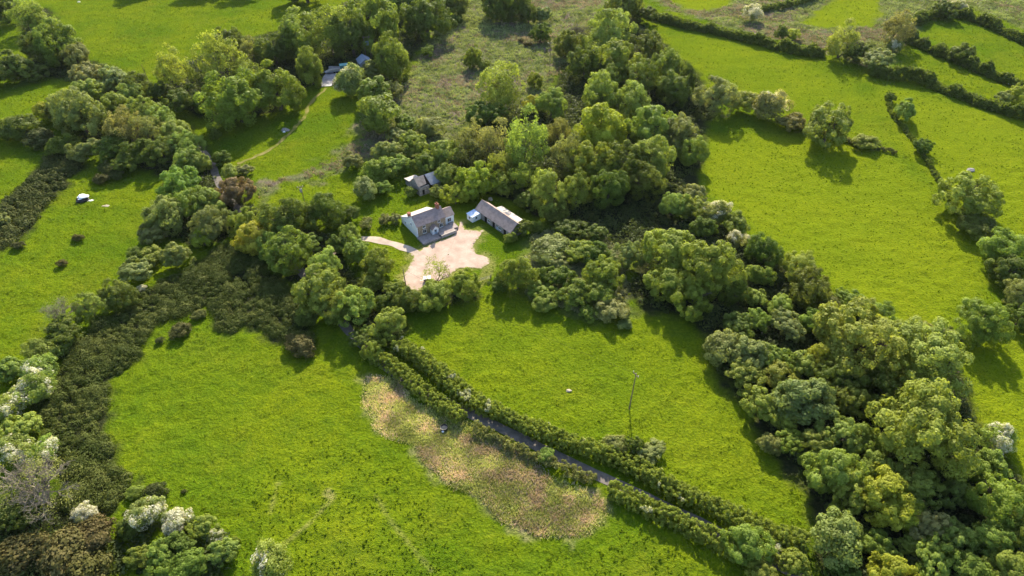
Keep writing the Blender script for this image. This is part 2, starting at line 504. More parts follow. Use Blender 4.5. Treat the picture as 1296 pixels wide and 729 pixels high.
def strip(name, line, width, z, mat, label, wob=.25):
    pts = resample(line, 1.0)
    t = np.gradient(pts, axis=0); t /= np.linalg.norm(t, axis=1)[:, None]
    n = np.stack([-t[:, 1], t[:, 0]], 1)
    offs = np.linspace(-.5, .5, 5)
    rows = []
    for i, p in enumerate(pts):
        w = width * (1 + wob * (noise(i, 0, 3, 11) - .5))
        q = p + (n[i][None, :] * (offs[:, None] * w + (noise(i, 7, 2, 12) - .5) * wob))
        rows.append(np.column_stack([q, hgt(q[:, 0], q[:, 1]) + z + .03 * (1 - (2 * offs) ** 2)]))
    o = link_mesh(name, grid_mesh(name, np.array(rows), mat))
    return tag(o, label, kind='structure')


strip('lane', WP['lane'], 2.4, .05, M['tarmac'], 'narrow grey lane between the hedges')
strip('driveway', WP['drive'], 2.6, .058, M['gravel'], 'pale drive curving from the lane to the yard', .5)
strip('track', WP['track'], 5.0, .06, M['concrete'], 'grey concrete track into the timber yard')
strip('path', WP['path'], 1.3, .05, M['dirt'], 'sandy path along the shaded meadow', .9)
yp = resample(np.vstack([WP['yard'], WP['yard'][:1]]), .7)[:-1]
yc = yp.mean(0)
rings = []
for f in np.concatenate([np.linspace(1, .7, 14), np.linspace(.62, .02, 8)]):
    q = yc + (yp - yc) * f
    if f > .95: q = q + (np.stack([noise(q[:, 0], q[:, 1], .9, 21), noise(q[:, 0], q[:, 1], .9, 22)], 1) - .5) * 1.0
    rings.append(np.column_stack([q, hgt(q[:, 0], q[:, 1]) + .066 + .05 * (1 - f)]))
rings = np.array(rings); rings = np.concatenate([rings, rings[:, :1]], 1)
tag(link_mesh('gravel_yard', grid_mesh('gravel_yard', rings, M['yard'], dict(edge=np.repeat(np.clip(1 - (1 - np.concatenate([np.linspace(1, .7, 14), np.linspace(.62, .02, 8)])) * 6, 0, 1)[:, None], rings.shape[1], 1)))), 'pinkish gravel yard beside the cottage', kind='structure')

# ------------------------------------------------------------------ foliage prototypes
def unit(v): return v / (np.linalg.norm(v, axis=-1, keepdims=True) + 1e-9)


def leaves_at(pos, nrm, size, rs, elong=1.5):
    """rhombic leaf clumps: (n,4,3)"""
    n = len(pos)
    a = unit(np.cross(nrm, rs.normal(size=(n, 3))))
    b = np.cross(nrm, a)
    s1 = (size * rs.uniform(.6, 1.35, n))[:, None]
    a = a * s1 * elong * .5; b = b * s1 * .5
    k = rs.uniform(-.25, .25, (n, 1))
    return np.stack([pos - a, pos - b + a * k, pos + a, pos + b + a * k], 1)


def crown_data(seed, nl, lr, nsub, sr, nleaf, ls, low=-.7, gap=0.0, bloom=0.0, top=0.0, outn=1.1):
    rs = np.random.default_rng(seed)
    k = np.arange(nl * 2)
    zz = 1 - 2 * (k + .5) / (nl * 2); ph = k * 2.39996 + seed
    d = np.stack([np.sqrt(1 - zz ** 2) * np.cos(ph), np.sqrt(1 - zz ** 2) * np.sin(ph), zz], 1)
    d = unit(d + rs.normal(size=d.shape) * .16)
    d = d[d[:, 2] > low]
    d = d[rs.permutation(len(d))[:nl]]
    L = lr * rs.uniform(.72, 1.28, len(d))
    asym = 1 + .22 * np.sin(2 * np.arctan2(d[:, 1], d[:, 0]) + seed) + rs.uniform(-.24, .08, len(d))
    C = d * ((1 - L) * asym)[:, None]
    C = np.vstack([C, [[0, 0, .12], [0, 0, -.2]]]); L = np.append(L, [.5, .45]); d = np.vstack([d, [[0, 0, 1], [0, 0, 1]]])
    SC_, SR, SD, SV, SL = [], [], [], [], []
    for i in range(len(C)):
        m = max(3, int(nsub * (L[i] / lr) ** 2))
        e = unit(rs.normal(size=(m, 3)) + d[i] * .75)
        SC_.append(C[i] + e * L[i] * rs.uniform(.62, .95, (m, 1)))
        SR.append(sr * rs.uniform(.6, 1.35, m)); SD.append(unit(e + d[i] * .4))
        SV.append(np.clip(.45 + rs.normal() * .16 + rs.normal(size=m) * .12, 0, 1))
        SL.append(rs.uniform(size=m) > gap)
    SC_, SR, SD, SV, SL = map(np.concatenate, (SC_, SR, SD, SV, SL))
    keep = SL; SC_, SR, SD, SV = SC_[keep], SR[keep], SD[keep], SV[keep]
    w = SR ** 2; w /= w.sum()
    pick = rs.choice(len(SC_), nleaf, p=w)
    e = unit(rs.normal(size=(nleaf, 3)) + SD[pick] * .6)
    rad = np.where(rs.uniform(size=nleaf) < .85, rs.uniform(.8, 1.08, nleaf), rs.uniform(.2, .8, nleaf))
    pos = SC_[pick] + e * (SR[pick] * rad)[:, None]
    nr = unit(e * outn + SD[pick] * .35 + rs.normal(size=(nleaf, 3)) * .38)
    var = np.clip(SV[pick] + rs.normal(size=nleaf) * .11, 0, 1)
    out = np.linalg.norm(pos, axis=1)
    bl = np.zeros(nleaf)
    if bloom > 0:
        lob = noise(SC_[:, 0] * 10, SC_[:, 1] * 10 + SC_[:, 2] * 7, 4, seed)
        th = np.quantile(lob - .12 * SC_[:, 2], bloom)
        bl = ((lob - .12 * SC_[:, 2] < th)[pick] & (rs.uniform(size=nleaf) < .85) & (pos[:, 2] > -.75)).astype(float) * rs.uniform(.6, 1, nleaf)
    return leaves_at(pos, nr, ls, rs), var, bl


def crown_mesh(name, mat, zoff=0.0, **kw):
    V, var, bl = crown_data(**kw)
    V = V + np.array([0, 0, zoff])
    if zoff: V[..., 2] = np.maximum(V[..., 2], -.15)
    return polys_mesh(name, V, 4, mat, dict(var=var, bloom=bl))


def branch_segs(seed, levels, kids, spread, length, r, zstart=-1.3, up=.5, stems=1, shrink=.68, rk=.55):
    rs = np.random.default_rng(seed)
    segs = []

    def grow(p, d, L, r, lev):
        n = 2
        for i in range(n):
            d2 = unit(d + rs.normal(size=3) * .14 + np.array([0, 0, .05]))
            q = p + d2 * L / n
            segs.append((p, q, r * (1 - .2 * i), r * (.8 - .2 * i)))
            p, d = q, d2
        if lev == 0: return
        for _ in range(kids):
            e = unit(d + rs.normal(size=3) * spread + np.array([0, 0, up * .25]))
            grow(p, e, L * shrink * rs.uniform(.75, 1.2), r * rk, lev - 1)
    for s_ in range(stems):
        a = rs.uniform(0, 6.28)
        t = 0 if stems == 1 else rs.uniform(.25, .7)
        grow(np.array([0, 0, zstart]), unit(np.array([math.cos(a) * t, math.sin(a) * t, 1.0])), length, r, levels)
    return segs


def seg_mesh(name, segs, mat, k=5):
    P0 = np.array([s_[0] for s_ in segs]); P1 = np.array([s_[1] for s_ in segs])
    r0 = np.array([s_[2] for s_ in segs]); r1 = np.array([s_[3] for s_ in segs])
    d = unit(P1 - P0)
    ref = np.where(np.abs(d[:, 2:3]) < .9, np.array([[0, 0, 1.0]]), np.array([[1.0, 0, 0]]))
    a = unit(np.cross(d, ref)); b = np.cross(d, a)
    V = []
    for i in range(k):
        t0, t1 = 2 * math.pi * i / k, 2 * math.pi * (i + 1) / k
        o = lambda t: a * math.cos(t) + b * math.sin(t)
        V.append(np.stack([P0 + o(t0) * r0[:, None], P0 + o(t1) * r0[:, None], P1 + o(t1) * r1[:, None], P1 + o(t0) * r1[:, None]], 1))
    me = polys_mesh(name, np.concatenate(V), 4, mat)
    return me


PR = {}
PR['O'] = [crown_mesh('tree_crown', M['leaf'], seed=100 + i, nl=(26, 20, 34, 24, 30, 18)[i], lr=(.33, .38, .28, .35, .3, .4)[i], nsub=(12, 14, 9, 8, 12, 10)[i], sr=(.13, .115, .115, .14, .105, .13)[i], nleaf=21000, ls=(.043, .038, .044, .048, .037, .042)[i], gap=(.05, .15, .08, .0, .18, .1)[i]) for i in range(6)]
PR['S'] = [crown_mesh('dense_crown', M['leaf'], seed=200 + i, nl=32, lr=.29, nsub=12, sr=.115, nleaf=20000, ls=.044, gap=0.0, outn=1.2) for i in range(4)]
PR['A'] = [crown_mesh('airy_crown', M['leaf'], seed=300 + i, nl=26, lr=.32, nsub=20, sr=.10, nleaf=9000, ls=.042, gap=.28, outn=.25) for i in range(4)]
PR['N'] = [crown_mesh('sparse_leaves', M['leaf'], seed=400 + i, nl=24, lr=.3, nsub=14, sr=.12, nleaf=3200, ls=.022, gap=.4, outn=.2) for i in range(2)]
PR['T'] = [crown_mesh('thin_crown', M['leaf'], seed=450, nl=24, lr=.3, nsub=12, sr=.1, nleaf=3000, ls=.034, gap=.3, outn=.2)]
PR['B'] = [crown_mesh('bush', M['leaf'], .82, seed=500 + i, nl=(14, 10, 18, 12, 16, 13)[i], lr=(.40, .46, .34, .42, .36, .44)[i], nsub=(9, 12, 7, 8, 10, 11)[i], sr=(.16, .13, .15, .2, .14, .12)[i], nleaf=9000, ls=.068, low=-.35, gap=.04) for i in range(6)]
PR['G'] = [crown_mesh('gorse_bush', M['needle'], .7, seed=600 + i, nl=18, lr=.36, nsub=18, sr=.17, nleaf=4200, ls=.09, low=-.2, gap=.02, outn=.9) for i in range(4)]
BL = [.18, .34, .52, .85]
PR['H'] = [[crown_mesh('blossom_bush', M['leaf'], .82, seed=700 + 10 * j + i, nl=16, lr=.38, nsub=18, sr=.17, nleaf=9000, ls=.068, low=-.35, gap=.05, bloom=b) for i in range(2)] for j, b in enumerate(BL)]
TRUNK = [seg_mesh('trunk', branch_segs(30 + i, 3, 3, .42, .56, .085, stems=1), M['bark']) for i in range(3)]
LIMBS = [seg_mesh('trunk', branch_segs(40 + i, 5, 3, .45, .5, .05, stems=2, shrink=.7), M['bark'], 4) for i in range(3)]
BARE = [seg_mesh('trunk', branch_segs(50 + i, 6, 3, .5, .56, .04, stems=5, shrink=.68, rk=.66), M['twig'], 3) for i in range(2)]

TONE = dict(d=(.140, .190, .026), g=(.205, .275, .032), l=(0.250, 0.329, 0.055), y=(.325, .365, .028), o=(.255, .312, .044), s=(.255, .290, .082),
            b=(.235, .25, .078), r=(.27, .20, .10), k=(0.091, 0.105, 0.027), w=(0.244, 0.281, 0.122))
GT = dict(d=(0.078, 0.094, 0.023), b=(.105, .098, .026), k=(0.088, 0.096, 0.026), r=(.120, .098, .028), o=(0.143, 0.150, 0.034))
KIND = dict(O=('broadleaf_tree', 'tree', 'broadleaf trees of the valley', .90, -.08), S=('domed_tree', 'tree', 'dense domed trees of the valley', .97, -.2),
            A=('airy_tree', 'tree', 'airy thin leaved trees', .98, -.02), N=('bare_tree', 'tree', 'leafless trees', .8, .1),
            T=('airy_tree', 'tree', 'airy thin leaved trees', .98, -.02),
            B=('bush', 'bush', 'leafy bushes and scrub', .80, 0), H=('blossom_bush', 'flowering bush', 'white blossoming bushes', .9, 0),
            G=('gorse_bush', 'gorse bush', 'gorse clumps standing apart', .7, 0))
ROWS = '''
# cx|cy|w|kind tone|hm|label
4|12|40|O d|1|dark leafy tree half cut off at the top corner beside the small paddock
33|18|44|A o|1|loose olive tree at the top end of the corner clump
56|29|34|O g|1|small round green tree just below the loose olive one in the corner clump
46|58|44|O d|1|dark rounded tree on the paddock side of the corner clump
74|56|58|S g|1|biggest bluish green tree of the corner clump
95|72|38|O b|1|brownish tree at the downhill end of the corner clump
180|-36|48|O g|1|tree on the picture's top edge shading the top pasture, before the gap
262|-36|54|O d|1|broad tree on the top edge shading the middle of the top pasture
312|-37|54|O d|1|broad tree on the top edge next to the copse end of the top pasture
385|-24|60|O d|1|dark tree on the top edge above the yard copse
18|88|48|B d|1|pale topped hedge bush between the two small corner paddocks
44|92|34|B d|.8|low dark bush filling the hedge under the corner clump
-6|98|40|B d|1|hedge bush cut by the picture edge between the corner paddocks
113|96|42|B s|1|pale sage bush first in the row running down from the corner clump
143|103|46|B s|.9|wide sage bush in the middle of the row below the top pasture
175|110|36|S d|1|dark round tree closing the row beside the lone pole in the top pasture
220|86|48|A o|1.35|tall airy tree with bare stems beside the lone pole of the top pasture
278|74|64|A o|1.1|wide airy olive tree with visible branches below the top pasture
289|50|34|S d|1|dark green treetop poking up behind the wide airy olive tree
318|64|36|A b|1|brownish airy tree squeezed between dark treetops above the twin domes
299|124|80|S g|1.0|big lobed dome tree, the paler of the twin domes above the shaded meadow
350|113|64|S g|1.05|smoother of the twin domes, on the stony track side
314|94|42|A o|1|olive crown rising behind the twin domes
348|66|44|S d|1|dark green tree above the twin domes
382|46|66|S g|1|large green tree on the top pasture edge above the timber yard
416|38|64|A o|1|bare branched olive tree between the top pasture and the timber yard
392|86|37|S g|1.45|tall narrow egg shaped tree beside the concrete track
270|108|32|B d|1|dark understorey bush between the airy trees and the paler dome
200|116|26|B d|1.1|dark bush at the foot of the lone pole in the top pasture
232|128|44|B d|1|dark bush under the tall airy tree with bare stems
258|132|36|B d|1|dark bush deep in shade under the wide airy olive tree
444|106|42|H s .3|1|greyish flecked bush beside the concrete track and cattle grid
445|46|48|S d|1.35|dark tree behind the turquoise container
468|24|72|S g|1.15|large pale green tree above the timber yard
484|38|44|S g|1|green tree between the twin poles and the rough moor
500|8|40|S g|1|small treetop at the top edge beside the dark grove
540|22|62|S d|1|dark heavy tree at the edge of the top grove, shading the moor
516|0|50|S d|1|dark tree on the top picture edge in the top grove
565|4|46|S d|1|dark tree on the top picture edge nearest the rough moor
494|74|50|S g|1.25|broad egg shaped tree beside the blue grey shed
468|92|30|B s|1|pale bush at the foot of the broad tree by the blue grey shed
576|26|19|B d|1|small dark round bush on the moor below the top grove
542|66|19|B g|1.15|small isolated green bush on the open moor
598|73|22|S g|1.5|slim green tree standing alone in the middle of the moor
612|82|17|B g|1|small bush tucked beside the slim moor tree
677|102|20|S g|1.2|slim yellowish bush tree near the grey pole
632|110|62|A o|1.05|wide airy olive tree standing on the lower moor
616|146|44|B d|1|dark bush at the foot of the wide airy moor tree
629|6|46|S d|1|dark tree at the top edge over the moor
650|8|42|S d|1|dark tree at the top edge beside three slim moor bushes
669|17|22|S d|1.5|dark slim bush tree, topmost of the moor line
687|20|25|B s|1|pale rounded bush beside the dark slim tree at the moor top
684|42|24|S d|1.15|dark upright bush, lower one in the moor line
659|51|8|G b|1|tiny brown bush on the moor near the moor line
668|56|10|G b|1|small brown bush on bare purple moor by the grey pole
722|57|36|S d|1|dark tree at the upper tip of the big wood
735|38|30|N s|1|bare twiggy tree at the upper tip of the big wood
790|8|48|S d|1|dark tree on the top edge above the big wood
816|20|30|B d|1|dark bush where the long hedge meets the wood top
770|42|62|O l|1|large pale crown at the top of the big wood
740|82|44|O d|1|dark crown on the moor side of the big wood
778|76|58|O o|1|olive crown with gaps in the upper wood
818|62|48|O d|1|dark crown on the pasture side of the upper wood
842|86|44|O o|1.15|olive crown bordering the bright pasture in the upper wood
806|98|54|O d|1|deep dark crown in the heart of the upper wood
770|104|40|O o|1|brownish olive crown above the round pale dome
852|112|44|O d|1|dark crown above the shady margin of the bright pasture
866|100|30|S d|1.5|conical bluish dark tree at the wood's pasture corner
763|122|52|S l|1|round pale dome standing out in the middle of the big wood
800|134|50|S l|1|pale green crown next to the round pale dome
760|162|64|O y|1.1|bright yellow green tree in the heart of the wood
796|152|28|O y|1|small yellow green top beside the bright yellow tree
828|160|58|O l|1|light green crown between yellow tree and brown wood edge
862|170|54|O b|1|brownish crown on the wood's edge by the great right pasture
874|190|44|O o|1|olive crown overhanging the great bright pasture
828|202|58|O o|1|wide olive crown on the lower slope of the big wood
790|208|58|O d|1|dark green crown below the bright yellow tree
752|208|60|O g|1|tall green crown under the bright yellow tree, over the hollow
815|230|50|O d|1|very dark crown leaning over the black hollow
770|238|50|O d|1|dark crown on the upper rim of the black hollow
730|240|48|O g|1|green crown on the barn side of the hollow
720|197|50|A b|1.1|brown thin leaved tree between the bright yellow tree and the grey crowns
705|166|34|A b|1|small brownish tree above the thin leaved one
698|131|44|O l|1|pale tree at the moor edge of the middle wood
676|132|28|O y|1|yellowish bush tree at the moor edge of the middle wood
665|176|68|A l|1.2|large olive tree with fine twigs in the middle wood
620|176|56|A s|1.1|greyish fine twigged crown in the middle wood
632|210|40|A o|1.15|narrow olive crown in front of the greyish fine twigged one
592|188|48|A b|1|brown tinged crown on the ruin side of the middle wood
602|228|50|O y|1|yellow green tree beside the ruined stone barn
634|232|36|O o|1|olive tree behind the long barn roof
664|226|40|A o|1.1|thin olive tree uphill of the long barn
694|244|52|O l|1.1|pale green tree behind the far end of the long barn
668|256|34|B d|1|dark bush behind the long barn near its pale lean-to
704|270|36|B d|1|dark bush where the wood ends beyond the long barn
562|196|44|O o|1|olive tree just uphill of the ruined barn
524|184|40|B l|1|light green bush on the moor edge uphill of the ruined barn
492|194|40|B s|.9|sage bush between moor and the ruined barn
546|162|34|B s|.9|pale sage bush at the lower moor edge
516|160|34|B g|.9|green bush beside the pale one at the lower moor edge
505|172|34|B s|.8|low sage bush filling the line below the twin mounds
474|121|54|B g|1|rounded dark topped mound, upper of the twin mounds by the moor
482|148|60|B g|1|rounded mound, lower of the twin mounds by the moor
498|116|28|B s|1|small sage bush on the moor side of the twin mounds
447|205|28|B s|1|pale round bush alone at the foot of the shaded meadow
478|218|42|B g|1|green bush on the lawn's upper corner
498|212|38|B l|1|light green bush beside the ruined barn's lean-to
462|240|34|B s|1|pale bush between the garden lawn and the lane trees
484|238|26|B l|1|small light bush at the top of the garden lawn
576|246|32|O y|1|yellowish leafy tree between the ruined barn and the cottage
596|240|30|O g|1|green tree between ruined barn and white shed
464|284|20|B b|1|brown garden bush farthest from the cottage
487|279|17|B b|1|small dark garden bush beside the white bag
500|277|16|B b|1|dark garden bush against the cottage lawn, next after the white bag
87|134|50|S s|1|grey green tree in the thicket above the white heap's field
60|142|36|B y|1|yellowish bush by the second paddock
101|146|60|S s|1.1|tall grey green tree in the thicket above the white heap
110|118|40|B l|1|light green bush at the upper end of the lane thicket
163|119|34|O l|1|light green crown below the dark round tree at the pole
147|134|42|O g|1|green crown in the lane thicket near its upper end
183|141|42|O l|1|light crown over the lane, uppermost of the lane row
157|162|48|A b|1.15|brown tree in the middle of the lane thicket
187|165|46|A b|1|second brown tree, on the lane side of the thicket
204|154|42|O l|1|light crown over the lane, second down the lane row
222|169|40|O l|1|light crown over the lane, third down the lane row
236|184|40|O l|1|light crown over the lane, fourth down the lane row
236|204|42|O l|1|pale crown over the lane where the row bends to the grey lane patch
250|206|30|O l|1|small pale crown beside the grey lane patch
228|232|50|O l|1|pale lobed crown just below the grey lane patch
205|190|42|O d|1|dark crown in shade behind the lane row
176|196|44|B d|1|dark thicket bush behind the two brown trees
27|164|46|B d|.9|dark sprawling bush by the second paddock's lower edge
2|168|28|B d|1|dark bush cut by the picture edge below the second paddock
50|176|36|G d|1|dark low bush in the thicket's paddock end
80|186|36|B d|1|dark bush above the gorse bank on the white heap's field
112|192|40|B s|1|dull sage bush at the white heap field's upper corner
143|188|46|B d|1|dark bush beneath the brown tree in the thicket
160|208|34|B d|1|dark bush on the grass edge below the thicket
138|214|24|G d|1|dark rounded bush on grass, upper of the small pair above the white heap
148|222|17|G d|1|dark small bush on grass, lower of the small pair above the white heap
128|227|19|G k|1|lone squat bush on grass just above the white heap
272|172|17|B d|1.3|small dark shrub alone in the shaded meadow
281|202|26|B d|1|dark bush beside the track end at the lane
291|219|24|B l|1|light bush at the corner of the grey lane patch
307|216|25|B b|.7|low brownish scrub beside the grey lane patch
298|242|42|O r|1|copper coloured tree beside the lane
233|257|52|O g|1|green crown downhill of the pale lobed crown
264|254|42|O l|1|pale crown next to the copper tree
207|274|54|O s|1|grey green tree on the white heap field side of the lane thicket
193|298|36|B s|1|pale bush at the white heap field's edge above the gorse wedge
263|284|48|O s|1|sage crown above the tip of the gorse wedge
257|300|30|O y|1|yellow bush tree at the tip of the gorse wedge
225|326|40|B s|1.1|silvery round bush on the edge of the gorse wedge
290|274|28|O d|1|dark crown between the copper tree and gorse wedge
309|281|38|O g|1|green crown beside the lane just past the copper tree
363|279|60|S d|1|dense dark green tree next to the transformer pole
323|300|48|O y|1|yellow tinged tree on the lane edge of the gorse wedge
348|308|42|S l|1|pale lobed tree between yellow tinged tree and round lane tree
364|320|60|S g|1|round pale tipped tree on the lane edge of the gorse wedge
390|311|32|B l|1|light bush between dense dark tree and lane
414|267|48|S d|1|dark tree beside the transformer pole on its drive side
440|272|26|B d|1|dark bush on the drive side of the transformer pole tree
442|300|34|S g|1|green tree where the drive leaves the lane trees
410|338|46|S l|1|pale tree on the lane opposite the gorse wedge's lower edge
401|368|62|O l|1.1|large light tree overhanging the lower lane verge
427|388|46|A o|1|thin olive tree beside the bare lane opening
454|318|38|O l|1|light tree on the drive's lawn side
477|337|42|S g|1.1|rich green round tree at the yard entrance
430|312|32|B d|1|dark bush behind the rich green round tree toward the lane
448|386|54|O l|1|large light tree on the field side of the lane
492|410|48|O l|1|pale green tree at the head of the lane hedges
470|360|34|B g|1|green bush in the lane strip below the round green tree
472|440|33|O g|1|green bush at the very start of the lower lane hedge
490|384|32|B d|1|dark bush in the lane strip above the pale green lane head tree
516|380|36|S d|1|dark bush beneath the yard on the middle field's corner
499|366|28|B g|1|green bush by the yard's pole
551|343|40|T y|1.05|thin bright yellow tree in front of the gravel yard
549|374|46|O o|.9|olive bush beneath the thin yellow tree
528|384|30|B d|.9|dark bush between olive bush and corner of the field
589|361|40|S g|1|dense green bush beside the field gate
656|350|48|S g|1|dome shaped dark tree on the gate's scrub side
630|361|26|B d|1|small dark bush between the gate and dome tree
646|302|18|B o|1|small bush at the long barn's end doorway
662|290|24|B d|1.2|dark ivy clump on the long barn's end wall
678|288|21|B g|1|green bush beyond the ivy clump
699|317|54|B s|.6|wide pale bramble mound at the scrub's barn end
705|335|34|B s|.7|pale bramble mound in the middle of the scrub
706|353|42|B d|1|dark bush hemmed by pale brambles in the scrub
682|351|24|B d|1|dark bush beside the dome tree in the scrub
732|320|42|B o|.8|brownish green bramble clump at the upper scrub
753|324|42|B d|.9|dark bush at the hollow side of the upper scrub
765|347|52|O o|1|brownish bushy tree in the scrub's far half
726|374|46|B g|.9|green bush on the lower scrub near the field
686|370|38|B g|.8|low green bush at the field edge below dome tree
690|385|32|B o|.8|olive bush lowest along the field edge of the scrub
759|374|42|B g|1|bright edged bush in the lower scrub by the big oak side
775|391|46|B s|.7|pale mound at the scrub's lower tip
745|397|26|B g|.8|small green bush on the scrub's lower margin
791|411|18|B s|.7|small pale bush at the very lower tip of the scrub
722|291|40|B d|.7|dark low bramble under the wood's lower edge
756|297|34|B d|.8|dark low bush at the mouth of the black hollow
795|324|40|O s|1.1|grey green tree between the scrub and the giant pair
852|257|38|O l|1|bright green small tree at the hollow's pasture rim
876|246|32|B s|1|pale bush at the wood's edge beside the pasture shadow
875|265|38|B o|1|olive bush at the pasture edge, downhill of the pale bush
905|270|34|H s .6|1|white flecked bush on the great pasture's lower edge
890|290|34|B d|1|dark bush behind the white flecked bush
932|287|38|B o|1|olive bush on the great pasture's lower edge
936|306|28|H s .8|1|white blossoming bush beneath the olive edge bush
967|319|44|S d|1|dark olive round tree on the great pasture's lower edge
850|318|74|O o|1|broad olive crown, uphill one of the giant pair by the scrub
898|338|84|O o|1.15|huge lobed tree, largest of the giant pair by the scrub
845|360|54|O g|1|bright leaved tree at the foot of the giant pair
878|376|60|O g|1|green lower crown under the huge lobed tree
928|366|44|O d|1|dark crown on the pasture side of the huge lobed tree
960|350|36|B g|1|green bush between the huge lobed tree and dark olive tree
958|378|28|B l|1|small light bush in the gap below the dark olive tree
1010|336|48|O o|1|olive tree at the great pasture's lower edge, midway
1025|366|56|S d|1|dark rounded tree below the midway olive one
988|388|34|O l|1|light green tree beside the dark rounded tree
1051|384|28|B b|1|brown bush between dark rounded tree and broad golden oak
1075|382|38|B g|1|green bush capping the golden oak at pasture edge
1032|411|40|O g|1|green tree on the valley side of the golden oak
995|414|46|B s|1|sage willow mound beside the little bright tree
958|405|32|O l|1|little bright tree among sage mounds
934|416|44|B d|1|dark sage bush below the huge lobed tree
914|441|48|B s|1|sage mound first along the middle field's far edge
947|451|54|B s|1|broad sage mound second along the middle field's far edge
982|456|44|B g|1|green mound behind the row of sage mounds
944|478|50|B o|.9|olive mound third along the middle field's far edge
985|478|44|B o|1|olive mound in the centre of the sage thicket
1014|464|44|B o|1|yellowish olive bush below the golden oak
1087|427|104|O o|1|broad golden olive oak above the bright green giant
1040|452|44|O y|1|yellowish crown at the golden oak's foot
1112|400|44|O l|1|pale crown on the golden oak's pasture side
1062|478|54|O d|1|dark green tree between golden oak and sage thicket
1148|428|60|O l|1|light crown joining golden oak and bright green giant
1178|455|112|O l|.95|bright green giant tree with lobed crown by the eastern field
1118|490|64|O d|1|dark green tree in the hollow between the giants
1080|506|52|O g|1|green tree beside the broad sage dome
1018|510|76|B s|.95|broad sage dome on the middle field's far edge
960|514|52|B o|1|olive mound beside the broad sage dome
990|524|44|B g|.9|green skirt bush in front of the broad sage dome
975|563|32|B s|1|pale bush alone at the middle field's lower edge
999|561|38|B g|1|green bush behind the lone pale bush
1030|562|40|B o|1|yellowish bush below the broad sage dome
1024|584|28|B g|1|small green bush at the edge below the yellowish one
1065|549|54|O l|1|bright leafy tree with star shaped top in the lower wood
1168|538|134|O o|1.05|giant dark branched oak with yellow tips in the lower wood
1098|560|44|O g|1|green tree at the valley side of the giant dark branched oak
1058|598|64|O l|1.15|bright tree at the corner of middle field and lower wood
1262|556|42|H l .8|1|white blossoming tree on the eastern field's edge
1256|592|44|B l|1|light bush below the white blossoming tree
1228|594|40|O d|1|dark tree tucked between giant oak and white blossom
1112|594|52|O l|1|light tree under the giant oak's skirts
1158|616|68|O l|1|bright rounded tree below the giant oak
1117|628|74|O y|1|yellow green tree in the middle of the bottom wood
1077|622|54|O o|1|olive tree beside the bright corner tree
1142|645|52|O y|1|golden bush tree below the bright rounded tree
1210|624|42|O l|1|small light tree in the dark gap of the bottom wood
1266|632|74|O g|1|large green tree at the picture edge below the white blossom
1290|670|60|O g|1|green tree cut by the picture edge in the bottom wood
1252|684|56|O l|1|light tree at the bottom wood's outer corner
1058|683|68|B s|1.1|wide grey green bush where the lane hedge meets the wood
1104|687|40|B g|1|green bush beside the wide grey green one
1176|668|54|B s|1|sage bush in the middle of the bottom wood
1208|680|48|O l|1|tall light bush in the bottom wood's centre
1150|690|30|B l|1|small round light bush in the bottom wood
1180|708|62|B g|1|broad green bush on the bottom edge of the wood
1122|708|36|B o|1|olive bush on the bottom edge of the wood
1132|728|54|O y|1|yellow treetop cut by the bottom edge
1226|722|46|B g|1|green bush cut by the bottom edge near the corner
1280|722|54|O o|1|olive tree in the bottom corner of the wood
1004|717|46|B g|1|green bush over the lane at the bottom edge
1066|728|46|B d|1|dark bush cut by the bottom edge by the lane's end
948|690|56|O l|1|light tree growing out of the lower lane hedge
980|697|20|H l .9|1|small white blossom clump in the lower lane hedge
965|722|40|B o|1|olive bush on the field side of the lower lane hedge's end
692|577|22|B l|.9|small light bush in the brown verge beside the lane
802|565|25|B d|1.4|dark ivy covered bush in front of the field pole
779|564|34|B s|.8|pale sage bush beside the dark field bush
824|573|38|B s|.7|low pale brown bush beside the dark field bush
648|531|14|H s .9|.7|white blossom patch on the top of the long lane hedge
1067|50|46|A o|1.05|airy bushy tree standing in the long upper hedge
1085|68|34|B d|1|dark bush under the airy hedge tree
1137|36|46|A b|1|brown airy tree at the meeting of the upper hedges
1132|59|20|H s .9|1|small white blossom bush below the brown airy tree
1110|77|44|B s|.8|pale bush at the gap between upper hedges
988|43|20|B d|1.3|dark upright bush rising from the long upper hedge
1005|45|19|B y|1|small yellow bush in the long upper hedge
953|18|25|H s 1|1|white blossom bush alone above the long upper hedge
1217|70|32|B d|1|dark taller bush in the second upper hedge
1196|14|30|B d|1|dark bush in the topmost hedge
1212|10|20|H s .7|1|white flecked bush in the topmost hedge
907|122|54|O s|1|grey tree at the wood end of the bank across the pastures
944|132|36|B o|1|olive bush second along the bank across the pastures
975|138|44|H s .4|1|white topped bush third along the bank across the pastures
1003|156|36|B b|.7|low reddish bramble on the bank across the pastures
1049|157|62|O o|1|lone rounded tree on the bank casting a round shadow
1096|181|34|B o|.6|low scrub on the bank just past the lone rounded tree
1145|142|30|B l|1.2|light bush at the top of the thin hedge between pastures
1127|124|12|B d|1.4|dark slim bush at the top of the thin hedge between pastures
1167|186|26|B d|1|dark bush midway down the thin hedge between pastures
1271|125|24|B s|1|pale bush beside the white rock in the far corner
1292|122|32|B y|1|yellowish bush at the picture edge by the white rock
1228|248|70|O o|.9|round olive tree alone between the two big pastures
1234|288|50|B d|.6|dark low scrub in the shadow of the round olive tree
1275|318|58|O l|1|light tree beside the picture edge on the eastern field
1278|345|48|O d|1|dark tree under the light edge tree
1298|374|46|O s|1|greyish tree cut by the picture edge on the eastern field
1292|402|40|O d|1|dark tree cut by the picture edge below the greyish one
1243|406|70|O o|1|rounded tree with a pale flank casting a wide shadow on the eastern field
1200|424|32|B s|.8|low scrub bush linking golden oak and the wide shadow tree
1165|415|28|B s|.8|pale low bush at the lower corner of the great pasture
